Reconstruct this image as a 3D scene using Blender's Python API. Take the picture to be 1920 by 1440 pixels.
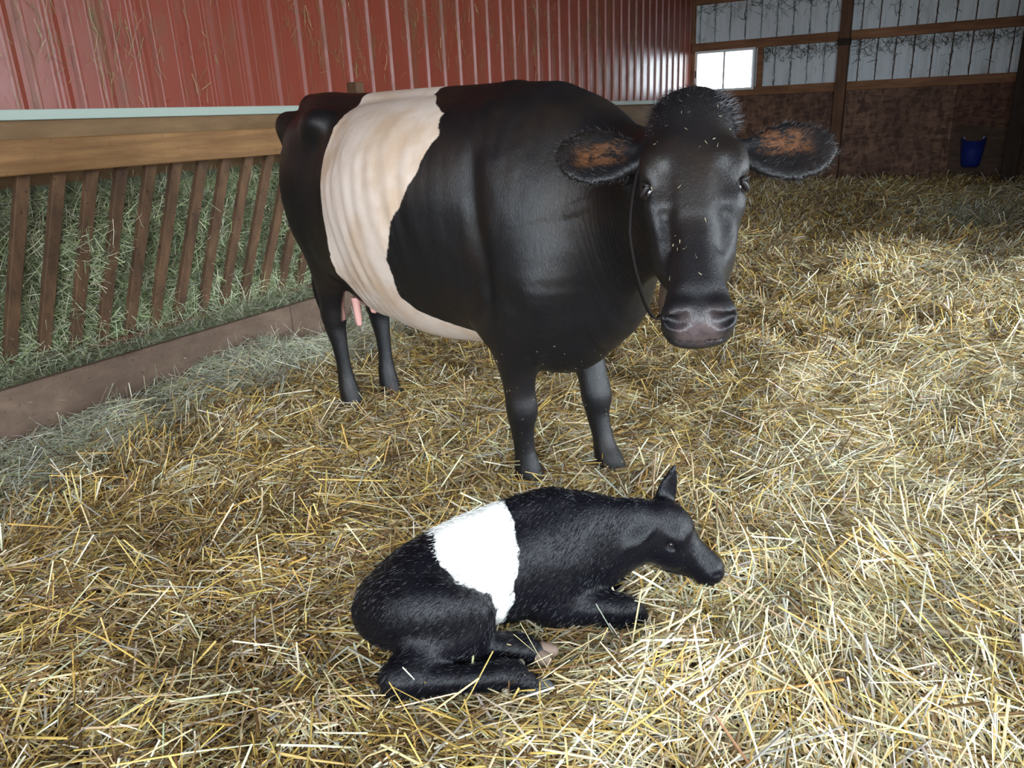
import bpy, math, random
import numpy as np
from mathutils import Matrix, Vector

for o in list(bpy.data.objects):
    bpy.data.objects.remove(o)
scene = bpy.context.scene
COL = scene.collection

# ------------------------------------------------------------------ camera
# World: +Y runs along the red wall away from the camera, +X to the right, floor z = 0.
FPX = 1450.0
CAM_H = 1.25
cam_data = bpy.data.cameras.new('camera')
cam_data.sensor_fit = 'HORIZONTAL'
cam_data.sensor_width = 36.0
cam_data.lens = FPX / 1920.0 * 36.0
cam_data.clip_start = 0.05
cam_data.clip_end = 300
cam = bpy.data.objects.new('camera', cam_data)
COL.objects.link(cam)


def nrm(v):
    v = np.array(v, float)
    return v / np.linalg.norm(v)


_d1 = nrm([910, -541, FPX])
_dn = np.array(nrm([187, 4184, FPX]))
_dn = nrm(_dn - _d1 * (_dn @ _d1))
_xr = nrm(np.cross(_d1, -_dn))
RW = np.array([_xr, _d1, -_dn])          # world = RW @ (right, down, forward)
m = np.eye(4)
m[:3, 0] = RW[:, 0]
m[:3, 1] = -RW[:, 1]
m[:3, 2] = -RW[:, 2]
m[:3, 3] = (0, 0, CAM_H)
cam.matrix_world = Matrix(m.tolist())
scene.camera = cam

# ------------------------------------------------------------------ sky and exposure
world = bpy.data.worlds.new('overcast_sky')
scene.world = world
world.use_nodes = True
wn = world.node_tree
bg = wn.nodes['Background']
bg.inputs['Color'].default_value = (0.82, 0.92, 1.0, 1)
bg.inputs['Strength'].default_value = 4.0
scene.view_settings.view_transform = 'Standard'
scene.view_settings.look = 'None'
scene.view_settings.gamma = 1.0
scene.view_settings.use_curve_mapping = False
scene.view_settings.exposure = 1.72


def portal(name, loc, size_x, size_y, direction):
    d = bpy.data.lights.new(name, 'AREA')
    d.shape = 'RECTANGLE'
    d.size = size_x
    d.size_y = size_y
    d.cycles.is_portal = True
    o = bpy.data.objects.new(name, d)
    COL.objects.link(o)
    o.location = loc
    o.rotation_euler = Vector(direction).to_track_quat('-Z', 'Z' if abs(direction[2]) < .9 else 'Y').to_euler()
    return o


XW = -4.15       # red wall
YF = 12.6        # far wall
XR = 4.2         # right side of the barn
YB = -2.4        # open front behind the camera
ZC = 3.6         # ceiling
portal('daylight_door_portal', (1.35, YB, 1.55), 5.7, 3.7, (0, 1, 0))
portal('daylight_side_portal', (XR, 3.9, 1.55), 6.2, 3.7, (-1, 0, 0))
portal('daylight_window_portal', (-3.62, YF + .1, 1.78), 0.9, 0.6, (0, -1, 0))


# ------------------------------------------------------------------ helpers
def mat(name, color, rough=0.6, metal=0.0, spec=0.5):
    mt = bpy.data.materials.new(name)
    mt.use_nodes = True
    b = mt.node_tree.nodes['Principled BSDF']
    b.inputs['Base Color'].default_value = (*color, 1)
    b.inputs['Roughness'].default_value = rough
    b.inputs['Metallic'].default_value = metal
    b.inputs['Specular IOR Level'].default_value = spec
    return mt


class NT:
    """tiny node-tree writer"""
    def __init__(s, mt):
        s.t = mt.node_tree
        s.b = s.t.nodes['Principled BSDF']

    def n(s, typ, **kw):
        nd = s.t.nodes.new(typ)
        for k, v in kw.items():
            if k.startswith('i_'):
                nd.inputs[k[2:].replace('_', ' ')].default_value = v
            else:
                setattr(nd, k, v)
        return nd

    def l(s, a, b):
        s.t.links.new(a, b)

    def noise(s, scale, detail=4, rough=.6, coord=None, dist=0.0):
        nd = s.n('ShaderNodeTexNoise')
        nd.inputs['Scale'].default_value = scale
        nd.inputs['Detail'].default_value = detail
        nd.inputs['Roughness'].default_value = rough
        nd.inputs['Distortion'].default_value = dist
        if coord is not None:
            s.l(coord, nd.inputs['Vector'])
        return nd.outputs['Fac']

    def coord(s, scale=(1, 1, 1), kind='Object', rot=(0, 0, 0)):
        tc = s.n('ShaderNodeTexCoord')
        mp = s.n('ShaderNodeMapping')
        mp.inputs['Scale'].default_value = scale
        mp.inputs['Rotation'].default_value = rot
        s.l(tc.outputs[kind], mp.inputs['Vector'])
        return mp.outputs['Vector']

    def ramp(s, fac, stops):
        r = s.n('ShaderNodeValToRGB')
        e = r.color_ramp.elements
        while len(e) > 1:
            e.remove(e[-1])
        e[0].position = stops[0][0]
        e[0].color = (*stops[0][1], 1)
        for p, c in stops[1:]:
            x = e.new(p)
            x.color = (*c, 1)
        s.l(fac, r.inputs['Fac'])
        return r.outputs['Color']

    def mix(s, fac, a, b, blend='MIX'):
        mx = s.n('ShaderNodeMix', data_type='RGBA', blend_type=blend)
        for sock, v in ((mx.inputs[0], fac), (mx.inputs[6], a), (mx.inputs[7], b)):
            if hasattr(v, 'is_linked'):
                s.l(v, sock)
            elif isinstance(v, tuple):
                sock.default_value = (*v, 1) if len(v) == 3 else v
            else:
                sock.default_value = v
        return mx.outputs[2]

    def math(s, op, a, b=0.0, clamp=False):
        mn = s.n('ShaderNodeMath', operation=op, use_clamp=clamp)
        for sock, v in ((mn.inputs[0], a), (mn.inputs[1], b)):
            if hasattr(v, 'is_linked'):
                s.l(v, sock)
            else:
                sock.default_value = v
        return mn.outputs[0]

    def maprange(s, v, a, b, c=0.0, d=1.0, smooth=True):
        mr = s.n('ShaderNodeMapRange', interpolation_type='SMOOTHSTEP' if smooth else 'LINEAR')
        s.l(v, mr.inputs['Value'])
        for nme, x in (('From Min', a), ('From Max', b), ('To Min', c), ('To Max', d)):
            mr.inputs[nme].default_value = x
        return mr.outputs['Result']

    def attr(s, name):
        a = s.n('ShaderNodeAttribute', attribute_name=name)
        return a

    def bump(s, h, strength=.3, dist=.01):
        b = s.n('ShaderNodeBump')
        b.inputs['Strength'].default_value = strength
        b.inputs['Distance'].default_value = dist
        s.l(h, b.inputs['Height'])
        s.l(b.outputs['Normal'], s.b.inputs['Normal'])

    def color(s, c):
        s.l(c, s.b.inputs['Base Color'])


def mesh_obj(name, verts, faces, material=None, parent=None, smooth=False):
    me = bpy.data.meshes.new(name)
    me.from_pydata([tuple(map(float, v)) for v in verts], [], [tuple(int(i) for i in f) for f in faces])
    me.update()
    if smooth:
        me.shade_smooth()
    if material:
        me.materials.append(material)
    o = bpy.data.objects.new(name, me)
    COL.objects.link(o)
    if parent is not None:
        o.parent = parent
        # parents are unscaled; keep geometry in world space
        o.matrix_parent_inverse = parent.matrix_basis.inverted()
    return o


def np_mesh(name, V, Q, material, parent=None, smooth=True, attrs=None):
    """fast mesh from numpy verts and quads"""
    me = bpy.data.meshes.new(name)
    V = np.ascontiguousarray(V, np.float32)
    Q = np.ascontiguousarray(Q, np.int32)
    me.vertices.add(len(V))
    me.vertices.foreach_set('co', V.ravel())
    k = Q.shape[1]
    me.loops.add(Q.size)
    me.loops.foreach_set('vertex_index', Q.ravel())
    me.polygons.add(len(Q))
    me.polygons.foreach_set('loop_start', np.arange(0, Q.size, k, dtype=np.int32))
    for nme, arr in (attrs or {}).items():
        arr = np.asarray(arr, np.float32)
        if arr.ndim == 1:
            a = me.attributes.new(nme, 'FLOAT', 'POINT')
            a.data.foreach_set('value', arr)
        else:
            a = me.attributes.new(nme, 'FLOAT_COLOR', 'POINT')
            c = np.ones((len(arr), 4), np.float32)
            c[:, :3] = arr
            a.data.foreach_set('color', c.ravel())
    me.update(calc_edges=True)
    if smooth:
        me.shade_smooth()
    me.materials.append(material)
    o = bpy.data.objects.new(name, me)
    COL.objects.link(o)
    if parent is not None:
        o.parent = parent
        o.matrix_parent_inverse = parent.matrix_basis.inverted()
    return o


def tag(o, label=None, cat=None, group=None, kind=None):
    for k, v in (('label', label), ('category', cat), ('group', group), ('kind', kind)):
        if v:
            o[k] = v
    return o


def empty(name, loc):
    o = bpy.data.objects.new(name, None)
    COL.objects.link(o)
    o.location = loc
    o.empty_display_size = .1
    return o


def box_data(x0, x1, y0, y1, z0, z1, bev=0.0):
    """box with a chamfer on all edges (26-ish verts) or a plain one"""
    if bev <= 0:
        v = [(x, y, z) for z in (z0, z1) for y in (y0, y1) for x in (x0, x1)]
        f = [(0, 2, 3, 1), (4, 5, 7, 6), (0, 1, 5, 4), (2, 6, 7, 3), (0, 4, 6, 2), (1, 3, 7, 5)]
        return v, f
    import bmesh
    bm = bmesh.new()
    v, f = box_data(x0, x1, y0, y1, z0, z1)
    vs = [bm.verts.new(p) for p in v]
    for q in f:
        bm.faces.new([vs[i] for i in q])
    bmesh.ops.bevel(bm, geom=bm.edges[:], offset=bev, segments=1, affect='EDGES')
    bm.verts.index_update()
    V = [tuple(x.co) for x in bm.verts]
    F = [tuple(x.index for x in fc.verts) for fc in bm.faces]
    bm.free()
    return V, F


def box(name, x0, x1, y0, y1, z0, z1, material, parent=None, bev=0.0):
    v, f = box_data(x0, x1, y0, y1, z0, z1, bev)
    return mesh_obj(name, v, f, material, parent)


def beam(name, a, b, w, t, material, parent=None, side=(0, 1, 0), bev=.004):
    """rectangular timber from a to b, w along side, t across"""
    a = np.array(a, float)
    b = np.array(b, float)
    T = nrm(b - a)
    S = nrm(np.array(side, float) - T * (np.array(side, float) @ T))
    U = np.cross(T, S)
    L = np.linalg.norm(b - a)
    v, f = box_data(-w / 2, w / 2, -t / 2, t / 2, 0, L, bev)
    V = [a + S * p[0] + U * p[1] + T * p[2] for p in v]
    return mesh_obj(name, V, f, material, parent)


def hash2(ix, iy, seed):
    h = (ix * 374761393 + iy * 668265263 + seed * 974634777) & 0xffffffff
    h = ((h ^ (h >> 13)) * 1274126177) & 0xffffffff
    return ((h ^ (h >> 16)) & 0xffff) / 65535.0


def vnoise(x, y, seed=0):
    x = np.asarray(x, float)
    y = np.asarray(y, float)
    ix = np.floor(x).astype(np.int64)
    iy = np.floor(y).astype(np.int64)
    fx = x - ix
    fy = y - iy
    fx = fx * fx * (3 - 2 * fx)
    fy = fy * fy * (3 - 2 * fy)
    a = hash2(ix, iy, seed)
    b = hash2(ix + 1, iy, seed)
    c = hash2(ix, iy + 1, seed)
    d = hash2(ix + 1, iy + 1, seed)
    return (a * (1 - fx) + b * fx) * (1 - fy) + (c * (1 - fx) + d * fx) * fy - .5


def sstep(a, b, x):
    t = np.clip((np.asarray(x, float) - a) / (b - a), 0, 1)
    return t * t * (3 - 2 * t)


# ------------------------------------------------------------------ implicit modelling
def catmull(rows, sub):
    P = np.array(rows, float)
    if sub <= 1 or len(P) < 3:
        return P
    E = np.vstack([2 * P[0] - P[1], P, 2 * P[-1] - P[-2]])
    out = []
    for i in range(1, len(E) - 2):
        p0, p1, p2, p3 = E[i - 1:i + 3]
        for k in range(sub):
            t = k / sub
            out.append(.5 * ((2 * p1) + (-p0 + p2) * t + (2 * p0 - 5 * p1 + 4 * p2 - p3) * t * t + (-p0 + 3 * p1 - 3 * p2 + p3) * t ** 3))
    out.append(P[-1])
    out = np.array(out)
    out[:, 3:5] = np.maximum(out[:, 3:5], .003)
    return out


class Field:
    def __init__(s, lo, hi, h):
        s.lo = np.array(lo, float)
        s.h = h
        s.n = np.ceil((np.array(hi) - s.lo) / h).astype(int) + 1
        s.F = np.full(s.n, .3, np.float32)

    def sub(s, lo, hi):
        i0 = np.maximum(np.floor((lo - s.lo) / s.h).astype(int), 0)
        i1 = np.minimum(np.ceil((hi - s.lo) / s.h).astype(int) + 1, s.n)
        if np.any(i1 <= i0):
            return None
        sl = tuple(slice(a, b) for a, b in zip(i0, i1))
        ax = [(s.lo[d] + s.h * np.arange(i0[d], i1[d])).astype(np.float32) for d in range(3)]
        return sl, ax

    def tube(s, rows, side=(0, 1, 0), k=.05, sub=4, op='add', cap=1.0):
        """rows: x y z rx ry n egg; rx along side, ry along T x side"""
        rows = [list(r) + [2.0, 0.0][len(r) - 5:] if len(r) < 7 else list(r) for r in rows]
        N = catmull(rows, sub)
        rm = N[:, 3:5].max(1)
        lo = (N[:, :3] - rm[:, None]).min(0) - k - s.h
        hi = (N[:, :3] + rm[:, None]).max(0) + k + s.h
        r = s.sub(lo, hi)
        if r is None:
            return
        sl, ax = r
        D = np.full([len(a) for a in ax], .3, np.float32)
        base = s.lo + s.h * np.array([q.start for q in sl])
        sidev = np.array(side, float)
        for i in range(len(N) - 1):
            a, b = N[i], N[i + 1]
            R = max(rm[i], rm[i + 1]) + k + s.h
            l2 = np.minimum(a[:3], b[:3]) - R
            h2 = np.maximum(a[:3], b[:3]) + R
            j0 = np.maximum(np.floor((l2 - base) / s.h).astype(int), 0)
            j1 = np.minimum(np.ceil((h2 - base) / s.h).astype(int) + 1, D.shape)
            ss = tuple(slice(p, q) for p, q in zip(j0, j1))
            X = ax[0][ss[0]][:, None, None]
            Y = ax[1][ss[1]][None, :, None]
            Z = ax[2][ss[2]][None, None, :]
            ab = b[:3] - a[:3]
            L = np.linalg.norm(ab)
            T = ab / L
            S = sidev - T * (sidev @ T)
            S /= np.linalg.norm(S)
            U = np.cross(T, S)
            px, py, pz = X - a[0], Y - a[1], Z - a[2]
            w = px * T[0] + py * T[1] + pz * T[2]
            t = np.clip(w / L, 0, 1)
            w = w - t * L
            u = px * S[0] + py * S[1] + pz * S[2]
            v = px * U[0] + py * U[1] + pz * U[2]
            rx = a[3] + (b[3] - a[3]) * t
            ry = a[4] + (b[4] - a[4]) * t
            nn = (a[5] + b[5]) / 2
            eg = (a[6] + b[6]) / 2
            if eg:
                rx = rx * (1 - eg * np.clip(v / ry, -1, 1))
            rc = np.minimum(rx, ry) * cap
            if abs(nn - 2) < .01:
                k0 = np.sqrt((u / rx) ** 2 + (v / ry) ** 2 + (w / rc) ** 2)
            else:
                q = (np.abs(u / rx) ** nn + np.abs(v / ry) ** nn) ** (2 / nn)
                k0 = np.sqrt(q + (w / rc) ** 2)
            k1 = np.sqrt((u / rx ** 2) ** 2 + (v / ry ** 2) ** 2 + (w / rc ** 2) ** 2) + 1e-6
            d = k0 * (k0 - 1) / k1
            d = np.where(k0 < .3, -np.minimum(rx, ry) * .5, d)
            np.minimum(D[ss], d, out=D[ss])
        s.comb(sl, D, k, op)

    def comb(s, sl, D, k, op):
        A = s.F[sl]
        if op == 'add':
            hh = np.clip(.5 + .5 * (A - D) / k, 0, 1)
            s.F[sl] = A * (1 - hh) + D * hh - k * hh * (1 - hh)
        else:
            D = -D
            hh = np.clip(.5 - .5 * (A - D) / k, 0, 1)
            s.F[sl] = A * (1 - hh) + D * hh + k * hh * (1 - hh)

    def ball(s, c, r, k=.04, op='add', axes=None):
        r = np.array([r] * 3 if np.isscalar(r) else r, float)
        c = np.array(c, float)
        R = r.max() + k + s.h
        q = s.sub(c - R, c + R)
        if q is None:
            return
        sl, ax = q
        X = ax[0][:, None, None] - c[0]
        Y = ax[1][None, :, None] - c[1]
        Z = ax[2][None, None, :] - c[2]
        if axes is not None:
            A = np.array(axes, float)
            X, Y, Z = [X * A[i][0] + Y * A[i][1] + Z * A[i][2] for i in range(3)]
        k0 = np.sqrt((X / r[0]) ** 2 + (Y / r[1]) ** 2 + (Z / r[2]) ** 2)
        k1 = np.sqrt((X / r[0] ** 2) ** 2 + (Y / r[1] ** 2) ** 2 + (Z / r[2] ** 2) ** 2) + 1e-6
        D = np.where(k0 < .3, -r.min() * .5, k0 * (k0 - 1) / k1).astype(np.float32)
        s.comb(sl, D, k, op)

    def polygonise(s, smooth=2):
        F = s.F
        ins = F < 0
        c = [ins[i:F.shape[0] - 1 + i, j:F.shape[1] - 1 + j, k:F.shape[2] - 1 + k] for i in (0, 1) for j in (0, 1) for k in (0, 1)]
        cnt = np.zeros(c[0].shape, np.int8)
        for q in c:
            cnt += q
        mixed = (cnt > 0) & (cnt < 8)
        I, J, K = np.nonzero(mixed)
        idx = np.full(mixed.shape, -1, np.int32)
        idx[I, J, K] = np.arange(len(I))
        off = [(i, j, k) for i in (0, 1) for j in (0, 1) for k in (0, 1)]
        vals = [F[I + o[0], J + o[1], K + o[2]] for o in off]
        acc = np.zeros((len(I), 3))
        num = np.zeros(len(I))
        for e in range(8):
            for bit in (4, 2, 1):
                if not e & bit:
                    g = e | bit
                    va, vb = vals[e], vals[g]
                    cr = (va < 0) != (vb < 0)
                    t = np.where(cr, va / np.where(cr, va - vb, 1), 0)
                    p = np.array(off[e], float) + t[:, None] * (np.array(off[g], float) - np.array(off[e], float))
                    acc += np.where(cr[:, None], p, 0)
                    num += cr
        V = s.lo + s.h * (np.stack([I, J, K], 1) + acc / num[:, None])
        Q = []
        for ax in range(3):
            a1, a2 = (ax + 1) % 3, (ax + 2) % 3
            sl0 = [slice(None)] * 3
            sl1 = [slice(None)] * 3
            sl0[ax] = slice(0, -1)
            sl1[ax] = slice(1, None)
            A, B = ins[tuple(sl0)], ins[tuple(sl1)]
            e = np.argwhere(A != B)
            e = e[(e[:, a1] > 0) & (e[:, a2] > 0) & (e[:, a1] < F.shape[a1] - 1) & (e[:, a2] < F.shape[a2] - 1)]
            sg = A[e[:, 0], e[:, 1], e[:, 2]]

            def at(d1, d2):
                q = e.copy()
                q[:, a1] += d1
                q[:, a2] += d2
                return idx[q[:, 0], q[:, 1], q[:, 2]]
            q = np.stack([at(-1, -1), at(0, -1), at(0, 0), at(-1, 0)], 1)
            q[~sg] = q[~sg][:, ::-1]
            Q.append(q)
        Q = np.vstack(Q)
        E = np.vstack([Q[:, [0, 1]], Q[:, [1, 2]], Q[:, [2, 3]], Q[:, [3, 0]]])
        deg = np.bincount(E[:, 0], minlength=len(V)) + np.bincount(E[:, 1], minlength=len(V))
        deg = np.maximum(deg, 1)
        for it in range(smooth):
            for lam in (.5, -.52):
                S = np.stack([np.bincount(E[:, 0], V[E[:, 1], d], len(V)) + np.bincount(E[:, 1], V[E[:, 0], d], len(V)) for d in range(3)], 1)
                V = V + lam * (S / deg[:, None] - V)
        return V, Q


def vert_normals(V, Q):
    n = np.cross(V[Q[:, 2]] - V[Q[:, 0]], V[Q[:, 3]] - V[Q[:, 1]])
    N = np.zeros_like(V)
    for k in range(4):
        for d in range(3):
            N[:, d] += np.bincount(Q[:, k], n[:, d], len(V))
    return N / (np.linalg.norm(N, axis=1)[:, None] + 1e-9)


# ------------------------------------------------------------------ materials of the barn
def wood(name, dark, light, scale=(3, 3, 30), rough=.75, bump=.25, spots=.0):
    mt = mat(name, light, rough, spec=.3)
    t = NT(mt)
    c = t.coord(scale)
    g = t.noise(1.0, 8, .65, c, .4)
    col = t.ramp(g, [(.3, dark), (.52, tuple((a + b) / 2 for a, b in zip(dark, light))), (.72, light)])
    blot = t.noise(2.3, 3, .6, t.coord())
    col = t.mix(t.maprange(blot, .35, .7, 0, .45), col, dark)
    fleck = t.noise(38, 3, .7, t.coord())
    col = t.mix(t.maprange(fleck, .6, .72, 0, spots), col, tuple(x * .45 for x in dark))
    t.color(col)
    t.bump(g, bump, .004)
    return mt


M_RAIL = wood('rail_wood', (.13, .062, .022), (.33, .18, .075), (16, 1.3, 16), .7, .25, .3)
M_SLAT = wood('slat_wood', (.055, .032, .02), (.20, .108, .056), (11, 11, 3.0), .8, .5, .9)
M_CURB = wood('curb_wood', (.085, .055, .038), (.235, .16, .115), (7, 3.5, 7), .85, .45, .8)
M_SILL = wood('sill_wood', (.10, .04, .025), (.26, .11, .06), (9, 1.8, 9), .8, .3, .4)
M_GIRT = wood('girt_wood', (.14, .06, .03), (.38, .19, .095), (1.6, 14, 14), .75, .25, .4)
M_POST = wood('post_wood', (.085, .042, .026), (.21, .11, .065), (14, 14, 1.6), .8, .3, .5)
M_DARKPOST = wood('dark_post_wood', (.02, .014, .011), (.06, .04, .03), (14, 14, 1.6), .85, .3, .3)
M_PLY = wood('plywood', (.13, .072, .032), (.27, .165, .08), (9, 1.5, 9), .7, .15, .15)
M_CEIL = wood('roof_boards', (.10, .06, .04), (.24, .16, .10), (2, 9, 9), .8, .2)


def osb_mat(name, dark, light):
    mt = mat(name, light, .8, spec=.25)
    t = NT(mt)
    v = t.n('ShaderNodeTexVoronoi', feature='F1')
    v.inputs['Scale'].default_value = 11
    v.inputs['Randomness'].default_value = 1
    t.l(t.coord((1, 1, 2.6), rot=(.2, .5, .3)), v.inputs['Vector'])
    v2 = t.n('ShaderNodeTexVoronoi', feature='F1')
    v2.inputs['Scale'].default_value = 9
    t.l(t.coord((2.4, 1, 1), rot=(.1, -.6, .2)), v2.inputs['Vector'])
    a = t.n('ShaderNodeSeparateColor')
    t.l(v.outputs['Color'], a.inputs[0])
    b = t.n('ShaderNodeSeparateColor')
    t.l(v2.outputs['Color'], b.inputs[0])
    f = t.math('MULTIPLY', t.math('ADD', a.outputs[0], b.outputs[1]), .5)
    mid = tuple((p + q) / 2 for p, q in zip(dark, light))
    col = t.ramp(f, [(.2, dark), (.5, mid), (.85, light)])
    sm = t.noise(1.1, 4, .6, t.coord())
    col = t.mix(t.maprange(sm, .42, .68, 0, .6), col, tuple(x * .75 for x in dark))
    t.color(col)
    t.bump(f, .25, .003)
    return mt


M_OSB = osb_mat('strand_board', (.085, .045, .033), (.235, .135, .09))
M_OSB2 = osb_mat('strand_board_dark', (.07, .033, .024), (.17, .085, .055))  # darker tone of the board, for right-hand panels and hidden walls
M_PATCH = wood('patch_wood', (.05, .03, .022), (.13, .08, .05), (2, 9, 9), .8, .3)


def metal_mat(name, color, dirt, rough, dirt_amt, spec=.5, drips=True):
    mt = mat(name, color, rough, spec=spec)
    t = NT(mt)
    c = t.coord((1, 1, .22))
    d = t.noise(7, 5, .65, c)
    e = t.noise(1.6, 4, .6, t.coord((1, 1, .8)))
    f = t.math('MULTIPLY', t.maprange(d, .45, .75), t.maprange(e, .35, .65), True)
    f = t.math('MULTIPLY', f, dirt_amt)
    t.color(t.mix(f, color, dirt))
    t.l(t.math('ADD', t.math('MULTIPLY', t.noise(9, 3, .6, t.coord()), .16), t.math('ADD', t.math('MULTIPLY', f, .3), rough - .08)), t.b.inputs['Roughness'])
    w = t.noise(1.3, 2, .5, t.coord((1, 1, .35)))
    t.bump(w, .2, .02)
    return mt


M_RED = metal_mat('red_painted_steel', (.215, .046, .028), (.14, .075, .038), .30, .9, .4)
M_WHITE = metal_mat('white_painted_steel', (.66, .72, .76), (.30, .28, .24), .5, .7)
M_MINT = mat('mint_trim_steel', (.34, .40, .345), .5)
M_VINYL = mat('white_vinyl', (.78, .8, .82), .4)
M_GLASS = bpy.data.materials.new('window_glass')
M_GLASS.use_nodes = True
_t = M_GLASS.node_tree
_t.nodes.remove(_t.nodes['Principled BSDF'])
_tr = _t.nodes.new('ShaderNodeBsdfTransparent')
_gl = _t.nodes.new('ShaderNodeBsdfGlossy')
_gl.inputs['Roughness'].default_value = .02
_mx = _t.nodes.new('ShaderNodeMixShader')
_mx.inputs[0].default_value = .06
_t.links.new(_tr.outputs[0], _mx.inputs[1])
_t.links.new(_gl.outputs[0], _mx.inputs[2])
_t.links.new(_mx.outputs[0], _t.nodes['Material Output'].inputs[0])


# ------------------------------------------------------------------ shell
M_DIRT = wood('packed_dirt', (.07, .045, .03), (.16, .11, .07), (3, 3, 3), .95, .4)
tag(box('floor', XW - .1, XR, YB - 6, YF + .1, -.35, -.25, M_DIRT), 'packed dirt floor of the barn under the straw', 'floor', kind='structure')
M_YARD = wood('yard_gravel', (.16, .15, .13), (.32, .30, .27), (2, 2, 2), .95, .3)
tag(box('ground', -40, 40, -60, 60, -.5, -.36, M_YARD), 'gravel ground outside the barn', 'ground', kind='structure')


def panel_profile(y0, pitch, nrib, rib_h, base, top, minor, out):
    """cross-section (along-wall, out) of one ribbed sheet: ribs at y0 + pitch*(i+.5)"""
    pts = [(y0, 0)]
    for i in range(nrib):
        c = y0 + pitch * (i + .5)
        s0 = y0 + pitch * i
        for d in (-.32, -.2):
            q = c + d * pitch
            if minor and i > 0 or d > -.3:
                pts += [(q - .010, 0), (q - .004, minor * out), (q + .004, minor * out), (q + .010, 0)]
        pts += [(c - base / 2, 0), (c - top / 2, rib_h * out), (c + top / 2, rib_h * out), (c + base / 2, 0)]
        q = c + .26 * pitch
        pts += [(q - .010, 0), (q - .004, minor * out), (q + .004, minor * out), (q + .010, 0)]
    pts.append((y0 + pitch * nrib, 0))
    return pts


def sheet(name, pts, place, z0, z1, thick, material, parent):
    """extruded ribbed sheet with a back skin"""
    n = len(pts)
    V = []
    for z in (z0, z1):
        V += [place(a, b, z) for a, b in pts]
    for z in (z0, z1):
        V += [place(a, b - thick, z) for a, b in pts]
    F = [(i, i + 1, n + i + 1, n + i) for i in range(n - 1)]
    F += [(2 * n + i + 1, 2 * n + i, 3 * n + i, 3 * n + i + 1) for i in range(n - 1)]
    F += [(i, i + 2 * n, i + 2 * n + 1, i + 1) for i in range(n - 1)]
    F += [(n + i + 1, n + i + 1 + 2 * n, n + i + 2 * n, n + i) for i in range(n - 1)]
    return mesh_obj(name, V, F, material, parent)


# red wall: plywood below, ribbed red sheets above
wall_left = empty('wall_left', (XW, 5, 0))
tag(wall_left, 'long barn wall of red ribbed steel above plywood', 'wall', kind='structure')
for i in range(7):
    y0 = YB + i * 2.15
    box('plywood_panel', XW - .04, XW - .001, y0, min(y0 + 2.143, YF), -.3, 1.345, M_PLY, wall_left)
PITCH = .242
pl = PITCH * 4
y = 2.31 - PITCH / 2 - pl * 5
while y < YF:
    nr = 4 if y + pl < YF else max(1, int((YF - y) / PITCH))
    pts = panel_profile(y, PITCH, nr, .019, .050, .026, .0007, 1)
    sheet('metal_panel', pts, lambda a, b, z: (XW + .004 + b, a, z), 1.375, ZC, .006, M_RED, wall_left)
    y += pl
tag(box('trim_1', XW - .01, XW + .026, YB, YF - .02, 1.335, 1.385, M_MINT, bev=.003), 'mint green metal strip along the foot of the red sheets', 'trim', kind='structure')

# far wall
wall_far = empty('wall_far', (-1.5, YF, 0))
tag(wall_far, 'far barn wall with white steel above brown strand board', 'wall', kind='structure')
WX0, WX1, WZ0, WZ1 = -4.075, -3.165, 1.49, 2.075
WP = .229
x = -4.15
k = 0
while x < 4.4:
    n = 4
    x1 = x + WP * n

    def place(a, b, z):
        return (a, YF + .02 - b, z)
    pts = panel_profile(x, WP, n, .045, .017, .012, .003, -1)
    if k == 0:
        pts_w = pts
        sheet('metal_panel', pts, place, WZ1 + .01, ZC, .004, M_WHITE, wall_far)
    else:
        sheet('metal_panel', pts, place, 1.42, ZC, .004, M_WHITE, wall_far)
    x = x1
    k += 1
for i, (a, b) in enumerate([(-4.15, -1.94), (-1.935, -.475), (-.47, .55), (.555, 2.7), (2.705, XR)]):
    box('strand_board_panel', a, b, YF - .012, YF + .02, -.3, 1.47, M_OSB if i < 2 else M_OSB2, wall_far, bev=.002)
box('strand_board_panel', -4.15, -4.13, YF - .012, YF + .02, 1.47, 2.2, M_OSB, wall_far)
box('light_seal_board', -4.15, XR, YF + .03, YF + .05, -.3, 1.47, M_OSB2, wall_far)  # added backing, stops sky light showing through the board seams
box('light_seal_board', -1.9, XR, YF + .06, YF + .08, 1.47, ZC, M_OSB2, wall_far)  # added backing behind the white sheets
# girts and posts of the frame
for i, (z0, z1) in enumerate([(1.405, 1.525), (2.065, 2.19), (2.72, 2.86)]):
    for a, b in [(-4.14, -2.005), (-1.865, 1.2), (1.2, XR)]:
        o = box('trim_%d' % (2 + i * 3 + (0 if a < -4 else 1 if a < 0 else 2)), a, b, YF - .05, YF - .013, z0, z1, M_GIRT, bev=.004)
        tag(o, ['lower', 'middle', 'upper'][i] + ' horizontal timber rail on the far wall ' + ('between corner and post' if a < -4 else 'right of the post' if a < 0 else 'beyond the dark post'), 'timber', kind='structure')
tag(box('timber_post', -2.005, -1.865, YF - .15, YF - .013, -.3, ZC, M_POST, bev=.006), 'brown upright timber post on the far wall right of the window', 'post', kind='structure')
tag(box('timber_stud', -3.135, -3.05, YF - .05, YF - .012, 1.525, 2.065, M_GIRT, bev=.004), 'short upright timber beside the right edge of the window', 'timber', kind='structure')
tag(box('timber_jamb', -4.145, -4.085, YF - .06, YF - .012, 1.525, 2.065, M_GIRT, bev=.004), 'short upright timber between window and red wall', 'timber', kind='structure')
tag(box('dark_timber_post', .17, .33, 11.75, 11.91, -.3, ZC, M_DARKPOST, bev=.006), 'dark upright timber post at the right edge of the far wall', 'post', kind='structure')
tag(box('corner_seal_strip', -4.149, -4.10, YF - .06, YF + .03, 2.19, ZC, M_GIRT, bev=.003), 'upright strip added to seal a light gap above the window beside the red wall', 'timber', kind='structure')  # added to close a gap where light leaked in at the corner
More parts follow.
